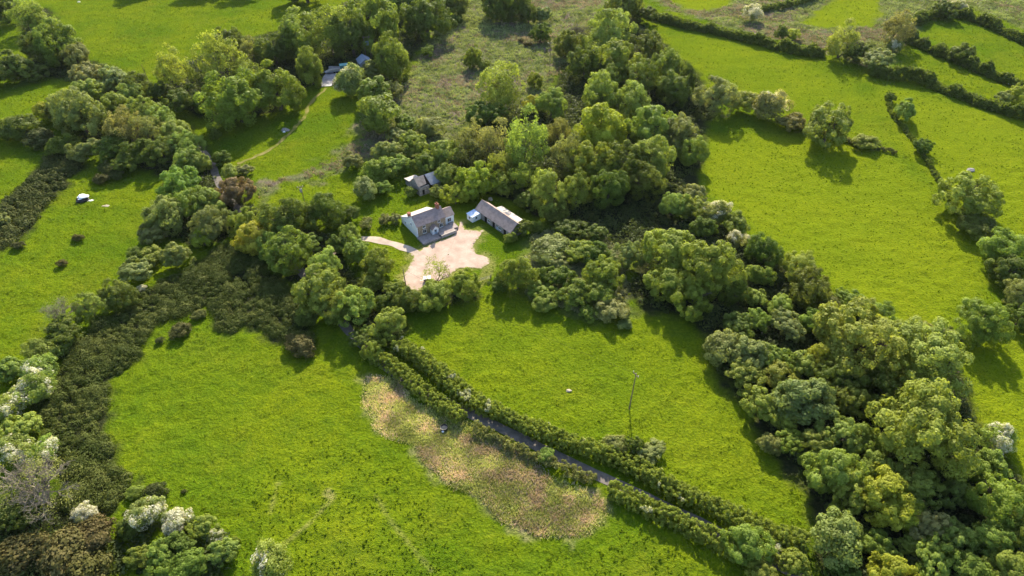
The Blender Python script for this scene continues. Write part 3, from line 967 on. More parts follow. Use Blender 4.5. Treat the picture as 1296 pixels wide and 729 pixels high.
1262|412|20|H s .7|1|white blossom bush against the wide shadow tree
0|279|22|B s|1|pale bush at the picture edge below the gorse bank
22|311|14|G k|1|single gorse clump at the lower end of the gorse bank
99|301|13|G b|1|brown gorse clump alone in the field just below the white heap
78|333|12|G b|1|brown gorse clump alone in the field's middle, lower of two
30|166|14|G r|1|rusty little bush by the second paddock
150|374|44|S d|1|dark bush in the diagonal hedge above the pale one
173|344|44|B s|.8|sage bush in the diagonal hedge near the silvery round bush
190|326|34|B o|.8|low olive bush in the diagonal hedge's upper end
172|322|24|B d|.8|dark bush on the outer side of the diagonal hedge's upper end
179|366|12|H s 1|.9|tiny white blossom bush in the diagonal hedge
115|388|40|O l|1.1|pale topped bush in the diagonal hedge below the dark one
73|398|54|N s|1|bare twiggy tree in the diagonal hedge
80|424|50|B d|.9|dark bush beneath the bare twiggy hedge tree
50|446|42|B g|.8|green bush in the diagonal hedge below the bare twiggy tree
72|442|30|B l|.8|light bush beside the gorse in the lower diagonal hedge
16|470|44|B l|.9|light bush at the picture edge in the lower diagonal hedge
50|472|46|H l .35|.9|yellow green bush with white flecks in the lower diagonal hedge
43|497|46|H l .5|1|white flowering bush at the edge of the gorse, uppermost of three
14|516|44|H l .6|1|white flowering bush at the picture edge, second of three
28|545|48|B l|1|pale green round bush between the white flowering bushes
20|570|44|H l .5|1|white flowering bush just above the grey bare tree
57|574|38|H l .5|1|half flowering bush beside the grey bare tree
6|545|30|B y|1|yellowish bush at the picture edge among the white flowering bushes
42|610|106|N s|.95|big grey leafless tree in the bottom corner
20|650|60|B d|.8|dark bush under the big grey leafless tree
105|650|30|H w 1|1|snow white blossom bush next to the grey leafless tree
184|652|44|H s .7|1|greyish white blossom bush in the bottom row
226|660|36|H w 1|1.1|brightest white blossom bush with a forked top in the bottom row
197|621|25|G k|1|dark gorse clump at the pasture edge above the bottom blossom bushes
170|624|22|B g|.7|low green bush beside the gorse clump above the bottom blossoms
233|622|7|G d|1.2|tiny dark gorse clump on the pasture above the brightest blossom bush
257|668|36|B o|1|olive bush beside the brightest blossom bush
274|680|22|H s .5|1|small pale blossom bush near the bottom row's pasture end
284|700|38|B l|1|yellow green bush at the pasture end of the bottom row
297|688|14|B g|1.6|thin upright bush at the pasture end of the bottom row
343|714|54|H l .3|1|pale bush alone at the bottom edge of the pasture
120|678|52|G r|.9|rusty brown gorse below the snow white blossom bush
83|700|64|G b|.9|brown gorse clump on the bottom edge
24|702|64|G b|.9|brown gorse at the bottom corner of the picture
112|722|52|G b|.9|dark brown gorse cut by the bottom edge
204|708|46|B g|.9|green bush below the two whitest bottom bushes
240|716|44|B g|.9|green bush on the bottom edge beside olive bush
178|706|34|B g|.8|bright green bush on the bottom edge below the greyish white blossom
166|664|36|B d|.9|dark bush between snow white and greyish white blossoms
226|694|44|B d|.9|dark bush in the shade of the brightest white blossom
227|419|26|G b|.9|brown gorse clump standing in the pasture inside the wedge's bend
202|431|11|G d|1|tiny gorse clump in the pasture beside the wedge's arm
380|437|36|G b|.9|rusty gorse clump at the lower tip of the wedge
252|398|18|G o|.8|low olive gorse clump in the notch of the wedge
456|432|30|B d|1|dark bush at the bend where the lane drops toward the hedges
424|404|26|B g|1|small green bush beside the bare lane opening
468|424|26|B o|1|olive bush between pale green lane head tree and the lane bend
388|404|28|B d|.9|dark bush shading the gorse wedge's lane corner
520|244|18|B g|1|small green bush against the ruined barn's shaded end
557|243|22|B l|1.1|light bush hugging the ruined barn's front corner toward the cottage
566|222|34|O g|1|green tree pressing on the ruined barn's roof from behind
538|209|34|O d|1|dark green tree close behind the ruined barn's rusted roof
'''
TREES = []
cnt = 0
for row in ROWS.strip().splitlines():
    if row.startswith('#'): continue
    f = row.split('|')
    cx, cy, w = float(f[0]), float(f[1]), float(f[2])
    kt = f[3].split(); hm = float(f[4]) * (1.14 if 690 < cx < 890 and cy < 260 and f[3][0] in 'OSA' else 1); label = f[5].strip()
    K, tone = kt[0], kt[1]
    name, cat, group, kr, br = KIND[K]
    cnt += 1
    rs = random.Random(cnt * 7 + 3)
    r = .5 * w * depth_of(at(cx, cy, 3)) / FPX
    rz = r * kr * hm
    if K in 'BHG': zc = rz * .75
    else: zc = rz * (1 + br)
    p = at(cx, cy, zc)
    r = .5 * w * depth_of(p) / FPX; rz = r * kr * hm
    base = np.array([p[0], p[1], float(hgt(p[0], p[1]))])
    tc = (GT if K == 'G' else TONE).get(tone, TONE['g'])
    j = [rs.uniform(.86, 1.14) for _ in range(4)]; j[0] = 1 + (j[0] - 1) * .45; j[1] = 1 + (j[1] - 1) * .45
    colr = (tc[0] * j[0] * j[3], tc[1] * j[1] * (j[3] * .5 + .5), tc[2] * j[2] * j[3], 1)
    rot = rs.uniform(0, 6.283)
    if K in 'BHG':
        if K == 'H':
            bv = float(kt[2]) if len(kt) > 2 else .5
            lv = 3 if bv >= .95 else 2 if bv >= .75 else 1 if bv >= .45 else 0
            me = rs.choice(PR['H'][lv])
        else: me = rs.choice(PR[K])
        o = link_mesh(name, me)
        o.location = base; o.rotation_euler = (0, 0, rot); sx = rs.uniform(.86, 1.16); o.scale = (r * 1.06 * sx, r * 1.06 / sx, rz)
        o.color = colr
        tag(o, label, cat, group)
    else:
        o = empty(name, base, rot)
        tag(o, label, cat, group)
        cr = link_mesh('crown', rs.choice(PR[K]), o)
        br_ = (1 + br)
        cr.location = (0, 0, rz * br_); sx = rs.uniform(.9, 1.11); cr.scale = (r * 1.06 * sx, r * 1.06 / sx, rz); cr.color = colr
        tk = link_mesh('trunk', rs.choice({'A': LIMBS, 'T': LIMBS, 'N': BARE}.get(K, TRUNK)), o)
        tk.location = (0, 0, rz * br_ + (1.28 - br_) * rz); tk.scale = (r, r, rz)
    TREES.append((base[0], base[1], r, K))

# ------------------------------------------------------------------ hedges: one long thing each
def hedge(pts, h, w, tone, label, seed, dens=1.0, ls=.26, bloom=0.0, mat='leaf', name='hedge', rag=.35):
    rs = np.random.default_rng(seed)
    line = resample(np.array([at(a, b, h * .62)[:2] for a, b in pts]), .5)
    nl = []
    t = unit(np.gradient(line, axis=0)); nrm = np.stack([-t[:, 1], t[:, 0]], 1)
    for i in range(len(line)):
        hh = h * (1 + rag * 1.6 * (noise(i * .5, seed, 4, seed % 7) - .5)); ww = w * (1 + .5 * (noise(i * .5, seed + 9, 5, 3) - .5))
        for _ in range(max(3, int(2.6 * dens * (1 + h * w / 9)))):
            u = rs.uniform(-1, 1); v = rs.uniform(.12, 1)
            sq = (1 - .45 * v ** 3)
            nl.append((line[i, 0] + nrm[i, 0] * u * ww * .42 * sq, line[i, 1] + nrm[i, 1] * u * ww * .42 * sq, v * hh * .86, u, v))
    nl = np.array(nl)
    c = nl[:, :3].copy(); c[:, 2] += hgt(c[:, 0], c[:, 1])
    m = max(24, int(46 * .26 / ls))
    SR = rs.uniform(.28, .55, len(c)) * (.75 if rag < .3 else min(1.3, h / 2.2))
    sd = np.column_stack([np.zeros((len(c), 2)), nl[:, 4]])
    sv = np.clip(.45 + .2 * rs.normal(size=len(c)), 0, 1)
    pk = np.repeat(np.arange(len(c)), m)
    e = unit(rs.normal(size=(len(pk), 3)) + sd[pk] * .7)
    pos = c[pk] + e * SR[pk][:, None] * rs.uniform(.7, 1.1, (len(pk), 1))
    nr = unit(e * .7 + rs.normal(size=e.shape) * .45)
    V = leaves_at(pos, nr, ls, rs)
    var = np.clip(sv[pk] + rs.normal(size=len(pk)) * .15, 0, 1)
    bl = np.zeros(len(pk))
    if bloom: bl = ((noise(pos[:, 0], pos[:, 1], 2.2, seed) > 1 - bloom) & (pos[:, 2] - hgt(pos[:, 0], pos[:, 1]) > h * .55)).astype(float) * rs.uniform(.2, .8, len(pk))
    o0 = np.array([line[len(line) // 2, 0], line[len(line) // 2, 1], 0.0])
    o = link_mesh(name, polys_mesh(name, V - o0, 4, M[mat], dict(var=var, bloom=bl)))
    o.location = o0; o.color = (*TONE[tone], 1)
    return tag(o, label, 'hedge', 'hedges between the fields')


hedge([(502, 433), (532, 450), (562, 473), (599, 503), (649, 527), (685, 543), (732, 560), (782, 577), (832, 603), (862, 621), (914, 643), (957, 663), (1000, 678), (1022, 686)], 3.7, 5.3, 'o', 'long clipped hedge between the lane and the middle field', 11, 2.0, .17, .15, rag=.24)
hedge([(466, 444), (492, 457), (512, 472), (542, 496), (566, 513), (584, 526)], 3.2, 4.4, 'o', 'short thick hedge on the pink patch side of the lane', 12, 2.0, .17, rag=.24)
hedge([(600, 538), (632, 554), (665, 570), (700, 584), (728, 597), (752, 605)], 2.1, 3.0, 'b', 'low brown ragged hedge between the pink patch and the lane', 13, 1.1, .2)
hedge([(772, 614), (802, 629), (832, 643), (864, 659), (907, 679), (935, 696)], 3.3, 4.8, 'o', 'thick green hedge on the lower side of the lane by the bottom pasture', 14, 2.0, .17, .1, rag=.24)
hedge([(818, 14), (864, 27), (914, 37), (964, 50), (1007, 60), (1044, 64)], 4.2, 6.0, 'd', 'long dark upper hedge running out from the top of the wood', 15, 1.2, .4, rag=.95)
hedge([(966, 10), (1007, 2), (1040, -10)], 3.6, 4.0, 'd', 'short dark hedge at the top edge behind the white blossom bush', 16, 1, .4)
hedge([(1104, 87), (1164, 96), (1197, 108), (1240, 123), (1281, 137), (1320, 148)], 4.6, 6.0, 'd', 'long dark hedge along the top of the great eastern fields', 17, 1.2, .4, rag=.95)
hedge([(1148, 42), (1180, 58), (1217, 72), (1240, 83), (1264, 92), (1320, 112)], 4.4, 6.0, 'd', 'second dark hedge, between two small bright fields in the upper corner', 18, 1.2, .4, rag=.95)
hedge([(1160, 26), (1180, 16), (1210, 14), (1245, 24), (1270, 35), (1330, 62)], 4.0, 6.0, 'd', 'topmost dark hedge by the brown moor in the upper corner', 19, 1.1, .42, rag=.95)
hedge([(985, 148), (1010, 160), (1060, 172), (1094, 183), (1135, 191)], 1.5, 2.6, 'b', 'low brown scrubby bank between the two great pastures', 20, .8, .34)
hedge([(1124, 118), (1128, 140), (1146, 162), (1167, 190), (1185, 220), (1198, 240), (1212, 268)], 1.5, 2.2, 'd', 'thin broken dark hedge between two eastern pastures', 21, .7, .34, rag=.95)


# ------------------------------------------------------------------ masses nobody could count
def inside(names, n, margin=0.0, seed=0):
    rs = np.random.default_rng(900 + seed)
    out = []
    for nm in names:
        pl = WP[nm]; lo, hi = pl.min(0), pl.max(0)
        k = int(n * np.prod(hi - lo))
        q = rs.uniform(lo, hi, (k, 2))
        sdv = sd_poly(q[:, 0], q[:, 1], pl) + (noise(q[:, 0], q[:, 1], 5, 31) - .5) * 3
        out.append(q[sdv > margin])
    return np.vstack(out)


def clear_ways(q, m=2.2):
    d = np.minimum.reduce([d_line(q[:, 0], q[:, 1], WP['lane']), d_line(q[:, 0], q[:, 1], WP['drive']), d_line(q[:, 0], q[:, 1], WP['track']) - 1.5, d_line(q[:, 0], q[:, 1], WP['path'])])
    ok = (d > m) & (sd_poly(q[:, 0], q[:, 1], WP['yard']) < -1)
    for hx, hy, hr in ((-22.5, 170.5, 9.5), (-26.5, 171, 8), (-9, 171, 6), (-4, 167, 6.5), (-27, 190, 7.5)):
        ok &= np.hypot(q[:, 0] - hx, q[:, 1] - hy) > hr
    return q[ok]


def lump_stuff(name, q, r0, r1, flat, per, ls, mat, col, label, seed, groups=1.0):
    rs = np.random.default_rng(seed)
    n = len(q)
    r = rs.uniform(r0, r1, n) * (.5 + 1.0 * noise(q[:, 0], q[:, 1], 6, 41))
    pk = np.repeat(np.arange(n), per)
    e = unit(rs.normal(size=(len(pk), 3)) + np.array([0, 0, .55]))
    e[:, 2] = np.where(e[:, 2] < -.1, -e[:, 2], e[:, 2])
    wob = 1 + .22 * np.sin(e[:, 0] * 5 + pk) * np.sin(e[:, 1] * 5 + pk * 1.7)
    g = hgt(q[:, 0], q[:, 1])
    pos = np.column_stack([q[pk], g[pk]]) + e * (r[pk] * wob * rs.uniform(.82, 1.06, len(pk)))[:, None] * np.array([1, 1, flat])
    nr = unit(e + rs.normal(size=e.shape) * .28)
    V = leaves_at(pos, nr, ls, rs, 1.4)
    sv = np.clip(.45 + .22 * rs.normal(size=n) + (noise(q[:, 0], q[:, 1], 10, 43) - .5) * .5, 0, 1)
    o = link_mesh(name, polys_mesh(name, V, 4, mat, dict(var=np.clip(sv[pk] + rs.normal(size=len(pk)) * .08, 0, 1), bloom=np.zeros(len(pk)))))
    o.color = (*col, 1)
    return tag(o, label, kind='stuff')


lump_stuff('gorse_thicket', inside(['gorse'], .78, .4, 1), .8, 1.5, 1.1, 200, .19, M['needle'], (.086, .108, .018), 'dark brownish wedge shaped gorse thicket', 51)
lump_stuff('gorse_thicket', inside(['gorse'], .055, 1.5, 9), 1.3, 2.3, 1.15, 420, .20, M['needle'], (.098, .118, .022), 'taller olive gorse heads rising over the dark thicket', 56)
lump_stuff('gorse_thicket', inside(['gbank'], .55, .5, 2), 1.0, 1.9, .9, 110, .34, M['needle'], (.085, .100, .022), 'dark gorse bank beside the field of the white heap', 52)
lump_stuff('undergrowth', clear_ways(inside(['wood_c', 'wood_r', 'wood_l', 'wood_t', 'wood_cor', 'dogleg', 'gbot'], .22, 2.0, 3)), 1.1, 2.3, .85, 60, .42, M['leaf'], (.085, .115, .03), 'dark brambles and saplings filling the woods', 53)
lump_stuff('brambles', inside(['scrub'], .9, 1.0, 4), .6, 1.4, .8, 80, .26, M['leaf'], (.27, .29, .13), 'pale brambles covering the scrub beyond the yard', 54)


def blades(name, q, h0, h1, w, per, lean, mat, col, label, seed, spread=.35, hue=None, mk=.4):
    rs = np.random.default_rng(seed)
    n = len(q)
    pk = np.repeat(np.arange(n), per)
    m = len(pk)
    g = (hgt(q[:, 0], q[:, 1]) + mk * micro_f(q[:, 0], q[:, 1]))[pk] - .05
    b = np.column_stack([q[pk] + rs.normal(size=(m, 2)) * spread, g])
    a = rs.uniform(0, 6.283, m)
    side = np.column_stack([np.cos(a), np.sin(a), np.zeros(m)]) * (w * rs.uniform(.6, 1.4, m))[:, None] * .5
    top = b + np.column_stack([rs.normal(size=(m, 2)) * lean, np.ones(m)]) * rs.uniform(h0, h1, (m, 1))
    V = np.stack([b - side, b + side, top + side * .45, top - side * .45], 1)
    sv = np.clip((noise(q[:, 0], q[:, 1], 3.5, 61) - .5) * 1.6 + .5 + rs.normal(size=n) * .15, 0, 1) if hue is None else hue
    o = link_mesh(name, polys_mesh(name, V, 4, mat, dict(var=np.clip(sv[pk] + rs.normal(size=m) * .15, 0, 1), bloom=np.zeros(m))))
    o.color = (*col, 1)
    return tag(o, label, kind='stuff')


qp = inside(['pink'], 20, -1.0, 5)
qp = qp[np.hypot(qp[:, 0] - at(562, 541)[0], qp[:, 1] - at(562, 541)[1]) > 1.2]
pn = noise(qp[:, 0], qp[:, 1], 3.0, 71) + .25 * np.random.default_rng(4).normal(size=len(qp)) > .66
blades('dead_bracken', qp[pn], .2, .55, .13, 4, .4, M['bracken'], (.60, .46, .39), 'pinkish dead stems in the patch by the lane', 61)
blades('young_bracken', qp[~pn], .15, .5, .13, 4, .45, M['bracken'], (.42, .45, .15), 'yellow green young fronds among the pinkish dead stems', 62)
qm = inside(['rough', 'rough2'], .9, .5, 6)
qm = clear_ways(qm)
qa = np.zeros(len(qm), bool)
for nm in ('f_a', 'f_b'): qa |= in_poly(qm[:, 0], qm[:, 1], WP[nm])
qm = qm[~qa]
mv = noise(qm[:, 0], qm[:, 1], 16, 91) + .5 * (noise(qm[:, 0], qm[:, 1], 5, 92) - .5) + .1 * np.random.default_rng(8).normal(size=len(qm)) > .56
blades('moor_grass', qm[mv], .2, .6, .30, 6, .5, M['rush'], (.26, .205, .17), 'mauve brown dead grass in patches on the rough moor', 64, .4, mk=1.3)
blades('moor_grass', qm[~mv], .3, .8, .30, 6, .45, M['rush'], (.235, .285, .10), 'straw and green tussocks of the rough moor', 63, .4, mk=1.3)

# tussocks of the pastures: little mounds of taller grass
rs = np.random.default_rng(77)
n = 420000
yy = 45 + 345 * rs.uniform(size=n) ** .95
xx = rs.uniform(-1, 1, n) * (70 + .7 * yy)
dens = .5 + .5 * smooth01(noise(xx, yy, 14, 81), .3, .7)
clump = smooth01(noise(xx, yy, 2.0, 82), .35, .7)
pr = dens * (.5 + .5 * clump) * .5
for nm in ('mid_field',):
    pr = np.where(in_poly(xx, yy, WP[nm]), np.minimum(1, pr * (1.15 if nm == 'mid_field' else 1.1)), pr)
for nm in ('east', 'east2', 'east3', 'f_a', 'f_b', 'ne'):
    pr = np.where(in_poly(xx, yy, WP[nm]), pr * .55, pr)
ok = rs.uniform(size=n) < pr
for nm in ('rough', 'wood_c', 'wood_r', 'gorse', 'pink', 'gbank'): ok &= ~in_poly(xx, yy, WP[nm])
q = clear_ways(np.column_stack([xx, yy])[ok], 1.8)
edge = resample(WP['pink'][:18], .35); edge = edge + rs.normal(size=edge.shape) * .25
edge = edge[::2]
q = np.vstack([q, edge])
k = len(q)
big = np.ones(k); big[-len(edge):] = 1.8
for nm in ('tus1', 'tus2'): big = np.where(in_poly(q[:, 0], q[:, 1], WP[nm]), 1.45, big)
rad = rs.uniform(.10, .30, k) * big * (.62 + .38 * smooth01(q[:, 1], 110, 230)); ht = rad * rs.uniform(.25, .75, k)
ang = rs.uniform(0, 6.283, k)[:, None] + np.arange(5)[None, :] * 2 * math.pi / 5
rr_ = rad[:, None] * rs.uniform(.7, 1.3, (k, 5))
z0 = hgt(q[:, 0], q[:, 1]) + .7 * micro_f(q[:, 0], q[:, 1]) - .06
ring = np.stack([q[:, :1] + rr_ * np.cos(ang), q[:, 1:] + rr_ * np.sin(ang), np.repeat(z0[:, None], 5, 1)], -1)
topp = np.column_stack([q + rs.normal(size=(k, 2)) * .08, z0 + .06 + ht])
tri = np.stack([ring, np.roll(ring, -1, 1), np.repeat(topp[:, None], 5, 1)], 2).reshape(-1, 3, 3)
var = np.repeat(np.clip(.5 + .25 * rs.normal(size=k), 0, 1), 5)
kp = rs.uniform(size=k) < .25 + .15 * smooth01(q[:, 1], 110, 230)
tri = tri.reshape(k, 5, 3, 3)[kp].reshape(-1, 3, 3); var = var.reshape(k, 5)[kp].ravel()
qb = q[~kp]; rb = rad[~kp]; m = len(qb)
ab = rs.uniform(0, 3.1416, (m, 3))
cb = np.column_stack([qb, z0[~kp] + .06])[:, None, :] + np.concatenate([rs.normal(size=(m, 3, 2)) * .1, np.zeros((m, 3, 1))], 2)
sb_ = np.stack([np.cos(ab), np.sin(ab), 0 * ab], -1) * (rb[:, None, None] * 1.1)
tb = cb + np.concatenate([rs.normal(size=(m, 3, 2)) * .08, .1 + rb[:, None, None] * rs.uniform(.5, 1.3, (m, 3, 1))], 2)
tri2 = np.stack([cb - sb_ - [0, 0, .1], cb + sb_ - [0, 0, .1], tb], 2).reshape(-1, 3, 3)
tri = np.concatenate([tri, tri2]); var = np.concatenate([var, np.clip(.55 + .25 * rs.normal(size=len(tri2)), 0, 1)])
o = link_mesh('grass', polys_mesh('grass', tri, 3, M['tuft'], dict(var=var, bloom=np.zeros(len(var)))))
tag(o, 'darker grass tussocks dotted over the pastures', kind='stuff')

# ------------------------------------------------------------------ buildings
def window(root, x, y, z, w, h, face, frame='frame', mull=True, name='window'):
    """face: unit outward axis '-y', '-x', '+x'; the pane sits inside the frame"""
    t = .07
    f, g = MB(), MB()

    def bx(mb, u0, u1, v0, v1, d0, d1):
        if face == '-y': mb.box(x + u0, x + u1, y - d1, y - d0, z + v0, z + v1)
        elif face == '-x': mb.box(x - d1, x - d0, y + u0, y + u1, z + v0, z + v1)
        else: mb.box(x + d0, x + d1, y + u0, y + u1, z + v0, z + v1)
    bx(f, -w / 2 - t, -w / 2, -t, h + t, -.02, .07); bx(f, w / 2, w / 2 + t, -t, h + t, -.02, .07)
    bx(f, -w / 2, w / 2, h, h + t, -.02, .07); bx(f, -w / 2 - .12, w / 2 + .12, -t - .08, -.002, -.02, .13)
    if mull: bx(f, -.03, .03, 0, h, -.02, .06)
    fo = f.build(name, M[frame], root)
    bx(g, -w / 2, w / 2, 0, h, -.02, .025)
    g.build('pane', M['glass'], fo)
    return fo


# --- whitewashed and stone cottage
O = at(528.8, 301.4)
cot = empty('cottage', (O[0], O[1], O[2]), R(34.4))
tag(cot, 'stone cottage with whitewashed gable, purple slate roof and white porch beside the gravel yard', 'house')
L_, D_, E_, RZ, RY = 9.45, 5.2, 4.0, 6.05, 2.6
MB().prism([(0.0, -.4), (D_, -.4), (D_, E_), (RY, RZ - .12), (0.0, E_)], .22, L_, 0).build('wall', M['stone'], cot)
tag(MB().prism([(-.04, -.4), (9.9, -.4), (9.9, 2.0), (RY, RZ - .08), (-.04, E_ + .02)], -.06, .22, 0).build('gable_wall', M['white'], cot), 'whitewashed gable wall sweeping down over the lean-to')
MB().prism([(D_, -.4), (9.9, -.4), (9.9, 1.95), (D_, 3.9)], .22, 8.6, 0).build('rear_wall', M['white'], cot)
rf = MB()
rf.slab([(-.15, -.3, E_ - .16), (L_ + .1, -.3, E_ - .16), (L_ + .1, RY, RZ), (-.15, RY, RZ)], .12)
rf.slab([(-.15, D_ + .1, E_ + .02), (L_ + .1, D_ + .1, E_ + .02), (L_ + .1, RY, RZ), (-.15, RY, RZ)], .12)
rf.tube((-.15, RY, RZ + .1), (L_ + .1, RY, RZ + .1), .12)
roof = rf.build('roof', M['slate'], cot)
MB().slab([(-.15, 10.15, 1.95), (8.8, 10.15, 1.95), (8.8, D_ + .12, 4.0), (-.15, D_ + .12, 4.0)], .1).build('lean_to_roof', M['palesheet'], cot)
ch = MB().box(7.95, 8.75, RY - .5, RY + .5, 5.3, 7.25).box(7.88, 8.82, RY - .57, RY + .57, 7.251, 7.42).build('chimney', M['brick'], cot)
for dy in (-.24, .24): MB().tube((8.35, RY + dy, 7.42), (8.35, RY + dy, 7.85), .14, .11, 10).build('chimney_pot', M['brick'], ch)
MB().box(.0, .75, 4.6, 5.5, 3.4, 5.75).box(-.06, .81, 4.54, 5.56, 5.751, 5.88).build('chimney', M['brick'], cot)
ex = MB().prism([(.75, -.4), (4.9, -.4), (4.9, 3.2), (2.8, 4.55), (.75, 3.2)], L_ + .002, 12.7, 0).build('extension_wall', M['white'], cot)
er = MB()
er.slab([(L_ + .11, .5, 3.06), (12.9, .5, 3.06), (12.9, 2.8, 4.62), (L_ + .11, 2.8, 4.62)], .1)
er.slab([(L_ + .11, 5.15, 3.06), (12.9, 5.15, 3.06), (12.9, 2.8, 4.62), (L_ + .11, 2.8, 4.62)], .1)
er.build('extension_roof', M['slate2'], cot)
window(cot, 11.1, .75, 1.15, 1.1, 1.15, '-y')
window(cot, 2.35, 0, .95, .95, 1.1, '-y'); window(cot, 7.9, 0, .95, .95, 1.1, '-y')
window(cot, 2.35, 0, 2.75, .75, .75, '-y'); window(cot, 7.3, 0, 2.75, .75, .75, '-y')
window(cot, -.06, 3.4, 2.6, .6, .8, '-x', mull=False); window(cot, -.06, 7.2, 1.0, .7, .7, '-x', mull=False)
pz = MB().prism([(4.15, -.3), (6.15, -.3), (6.15, 2.1), (5.15, 3.0), (4.15, 2.1)], -1.55, -.002, 1).build('porch', M['white'], cot)
MB().slab([(3.98, -1.75, 2.0), (3.98, 0, 2.0), (5.15, 0, 3.08), (5.15, -1.75, 3.08)], .07).slab([(6.32, -1.75, 2.0), (6.32, 0, 2.0), (5.15, 0, 3.08), (5.15, -1.75, 3.08)], .07).build('porch_roof', M['slate'], pz)
MB().box(4.75, 5.55, -1.6, -1.552, .45, 2.0).build('door', M['door'], pz)
MB().box(4.9, 5.4, -1.63, -1.6, 1.25, 1.75).build('door_pane', M['glass'], pz)
t1 = MB().box(-.35, 5.35, -4.1, -1.62, -.4, .42).box(-.35, 4.1, -1.62, -.065, -.4, .42).build('terrace', M['paving'], cot)
MB().box(-.35, 5.2, -4.28, -4.102, -.4, .6).build('terrace_wall', M['greystone'], cot)
MB().box(5.75, 10.6, -3.95, -.062, -.4, .8).box(10.6, 12.2, -2.6, .7, -.4, .8).build('terrace', M['paving'], cot)
MB().box(5.65, 10.75, -4.15, -3.952, -.4, 1.05).build('terrace_wall', M['palesheet'], cot)
MB().box(5.38, 5.72, -3.0, -2.2, -.4, .6).box(5.38, 5.72, -3.9, -3.002, -.4, .25).build('terrace_steps', M['greystone'], cot)

# --- long barn
a, b = at(601.7, 264.5, 2.4), at(646.3, 294.7, 2.4)
th = math.atan2(b[1] - a[1], b[0] - a[0]); BL_ = float(np.hypot(*(b - a)[:2]))
barn = empty('barn', (a[0], a[1], a[2] - 2.4), th)
tag(barn, 'long low stone barn with a brownish slate roof beyond the gravel yard', 'barn')
MB().prism([(.15, -.5), (5.0, -.5), (5.0, 2.4), (2.6, 4.4), (.15, 2.4)], .2, BL_ - .2, 0).build('wall', M['greystone'], barn)
r_ = MB()
r_.slab([(-.1, -.12, 2.28), (BL_ + .1, -.12, 2.28), (BL_ + .1, 2.6, 4.5), (-.1, 2.6, 4.5)], .12)
r_.slab([(-.1, 5.25, 2.28), (BL_ + .1, 5.25, 2.28), (BL_ + .1, 2.6, 4.5), (-.1, 2.6, 4.5)], .12)
r_.tube((-.1, 2.6, 4.6), (BL_ + .1, 2.6, 4.6), .11)
r_.build('roof', M['slate2'], barn)
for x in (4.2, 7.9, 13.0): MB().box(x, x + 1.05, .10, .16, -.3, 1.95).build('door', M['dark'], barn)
for x in (6.2, 11.2): window(barn, x, .15, .8, 1.0, .8, '-y')
MB().box(9.7, 10.4, .05, .16, .25, 1.2).build('shutter', M['door'], barn)
MB().prism([(5.0, -.5), (7.2, -.5), (7.2, 1.85), (5.0, 2.2)], 3.6, 13.2, 0).build('lean_to_wall', M['greystone'], barn)
MB().slab([(3.4, 7.5, 1.92), (13.4, 7.5, 1.92), (13.4, 5.27, 2.3), (3.4, 5.27, 2.3)], .06).build('lean_to_roof', M['palesheet'], barn)
MB().prism([(-3.05, -.5), (.148, -.5), (.148, 2.1), (-3.05, 1.92)], -.3, 2.35, 0).build('annexe_wall', M['white'], barn)
MB().slab([(-.45, -3.2, 1.94), (2.5, -3.2, 1.94), (2.5, -.13, 2.13), (-.45, -.13, 2.13)], .08).build('annexe_roof', M['bluesheet'], barn)
window(barn, 1.0, -3.05, .75, .7, .75, '-y'); window(barn, 2.35, -1.6, .75, .6, .75, '+x', mull=False)

# --- ruined stone barn with broken roof
g = at(531.5, 248.6)
ru = empty('ruined_barn', (g[0], g[1], g[2]), R(34.6))
tag(ru, 'ruined grey stone barn with broken roofing sheets uphill of the cottage', 'barn')
MB().prism([(0, -.5), (5.6, -.5), (5.6, 3.0), (3.0, 5.1), (0, 3.0)], 0, .5, 0).prism([(0, -.5), (5.6, -.5), (5.6, 3.0), (3.0, 5.0), (0, 3.0)], 7.7, 8.2, 0).box(.502, 3.6, 0, .5, -.5, 2.95).box(5.0, 7.698, 0, .5, -.5, 2.6).box(3.602, 4.998, .05, .45, -.5, .8).box(.502, 7.698, 5.1, 5.6, -.5, 2.95).build('wall', M['greystone'], ru)
MB().slab([(-.1, .3, 3.2), (2.9, .5, 3.35), (3.4, 3.0, 5.15), (-.1, 3.0, 5.15)], .06).build('rusted_roof', M['tinbrown'], ru)
MB().slab([(4.1, -.25, 2.85), (8.35, -.25, 2.8), (8.35, 3.0, 5.1), (3.75, 3.0, 5.15)], .06).slab([(-.1, 5.8, 2.95), (8.35, 5.8, 2.95), (8.35, 3.0, 5.12), (-.1, 3.0, 5.17)], .06).build('roof', M['tin'], ru)
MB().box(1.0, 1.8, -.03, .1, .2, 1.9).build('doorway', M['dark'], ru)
MB().box(-.2, 3.4, 5.602, 9.0, -.5, 2.0).build('lean_to_wall', M['greystone'], ru)
MB().slab([(-.5, 9.3, 2.05), (3.6, 9.3, 2.05), (3.6, 5.63, 2.8), (-.5, 5.63, 2.8)], .06).build('lean_to_roof', M['palesheet'], ru)

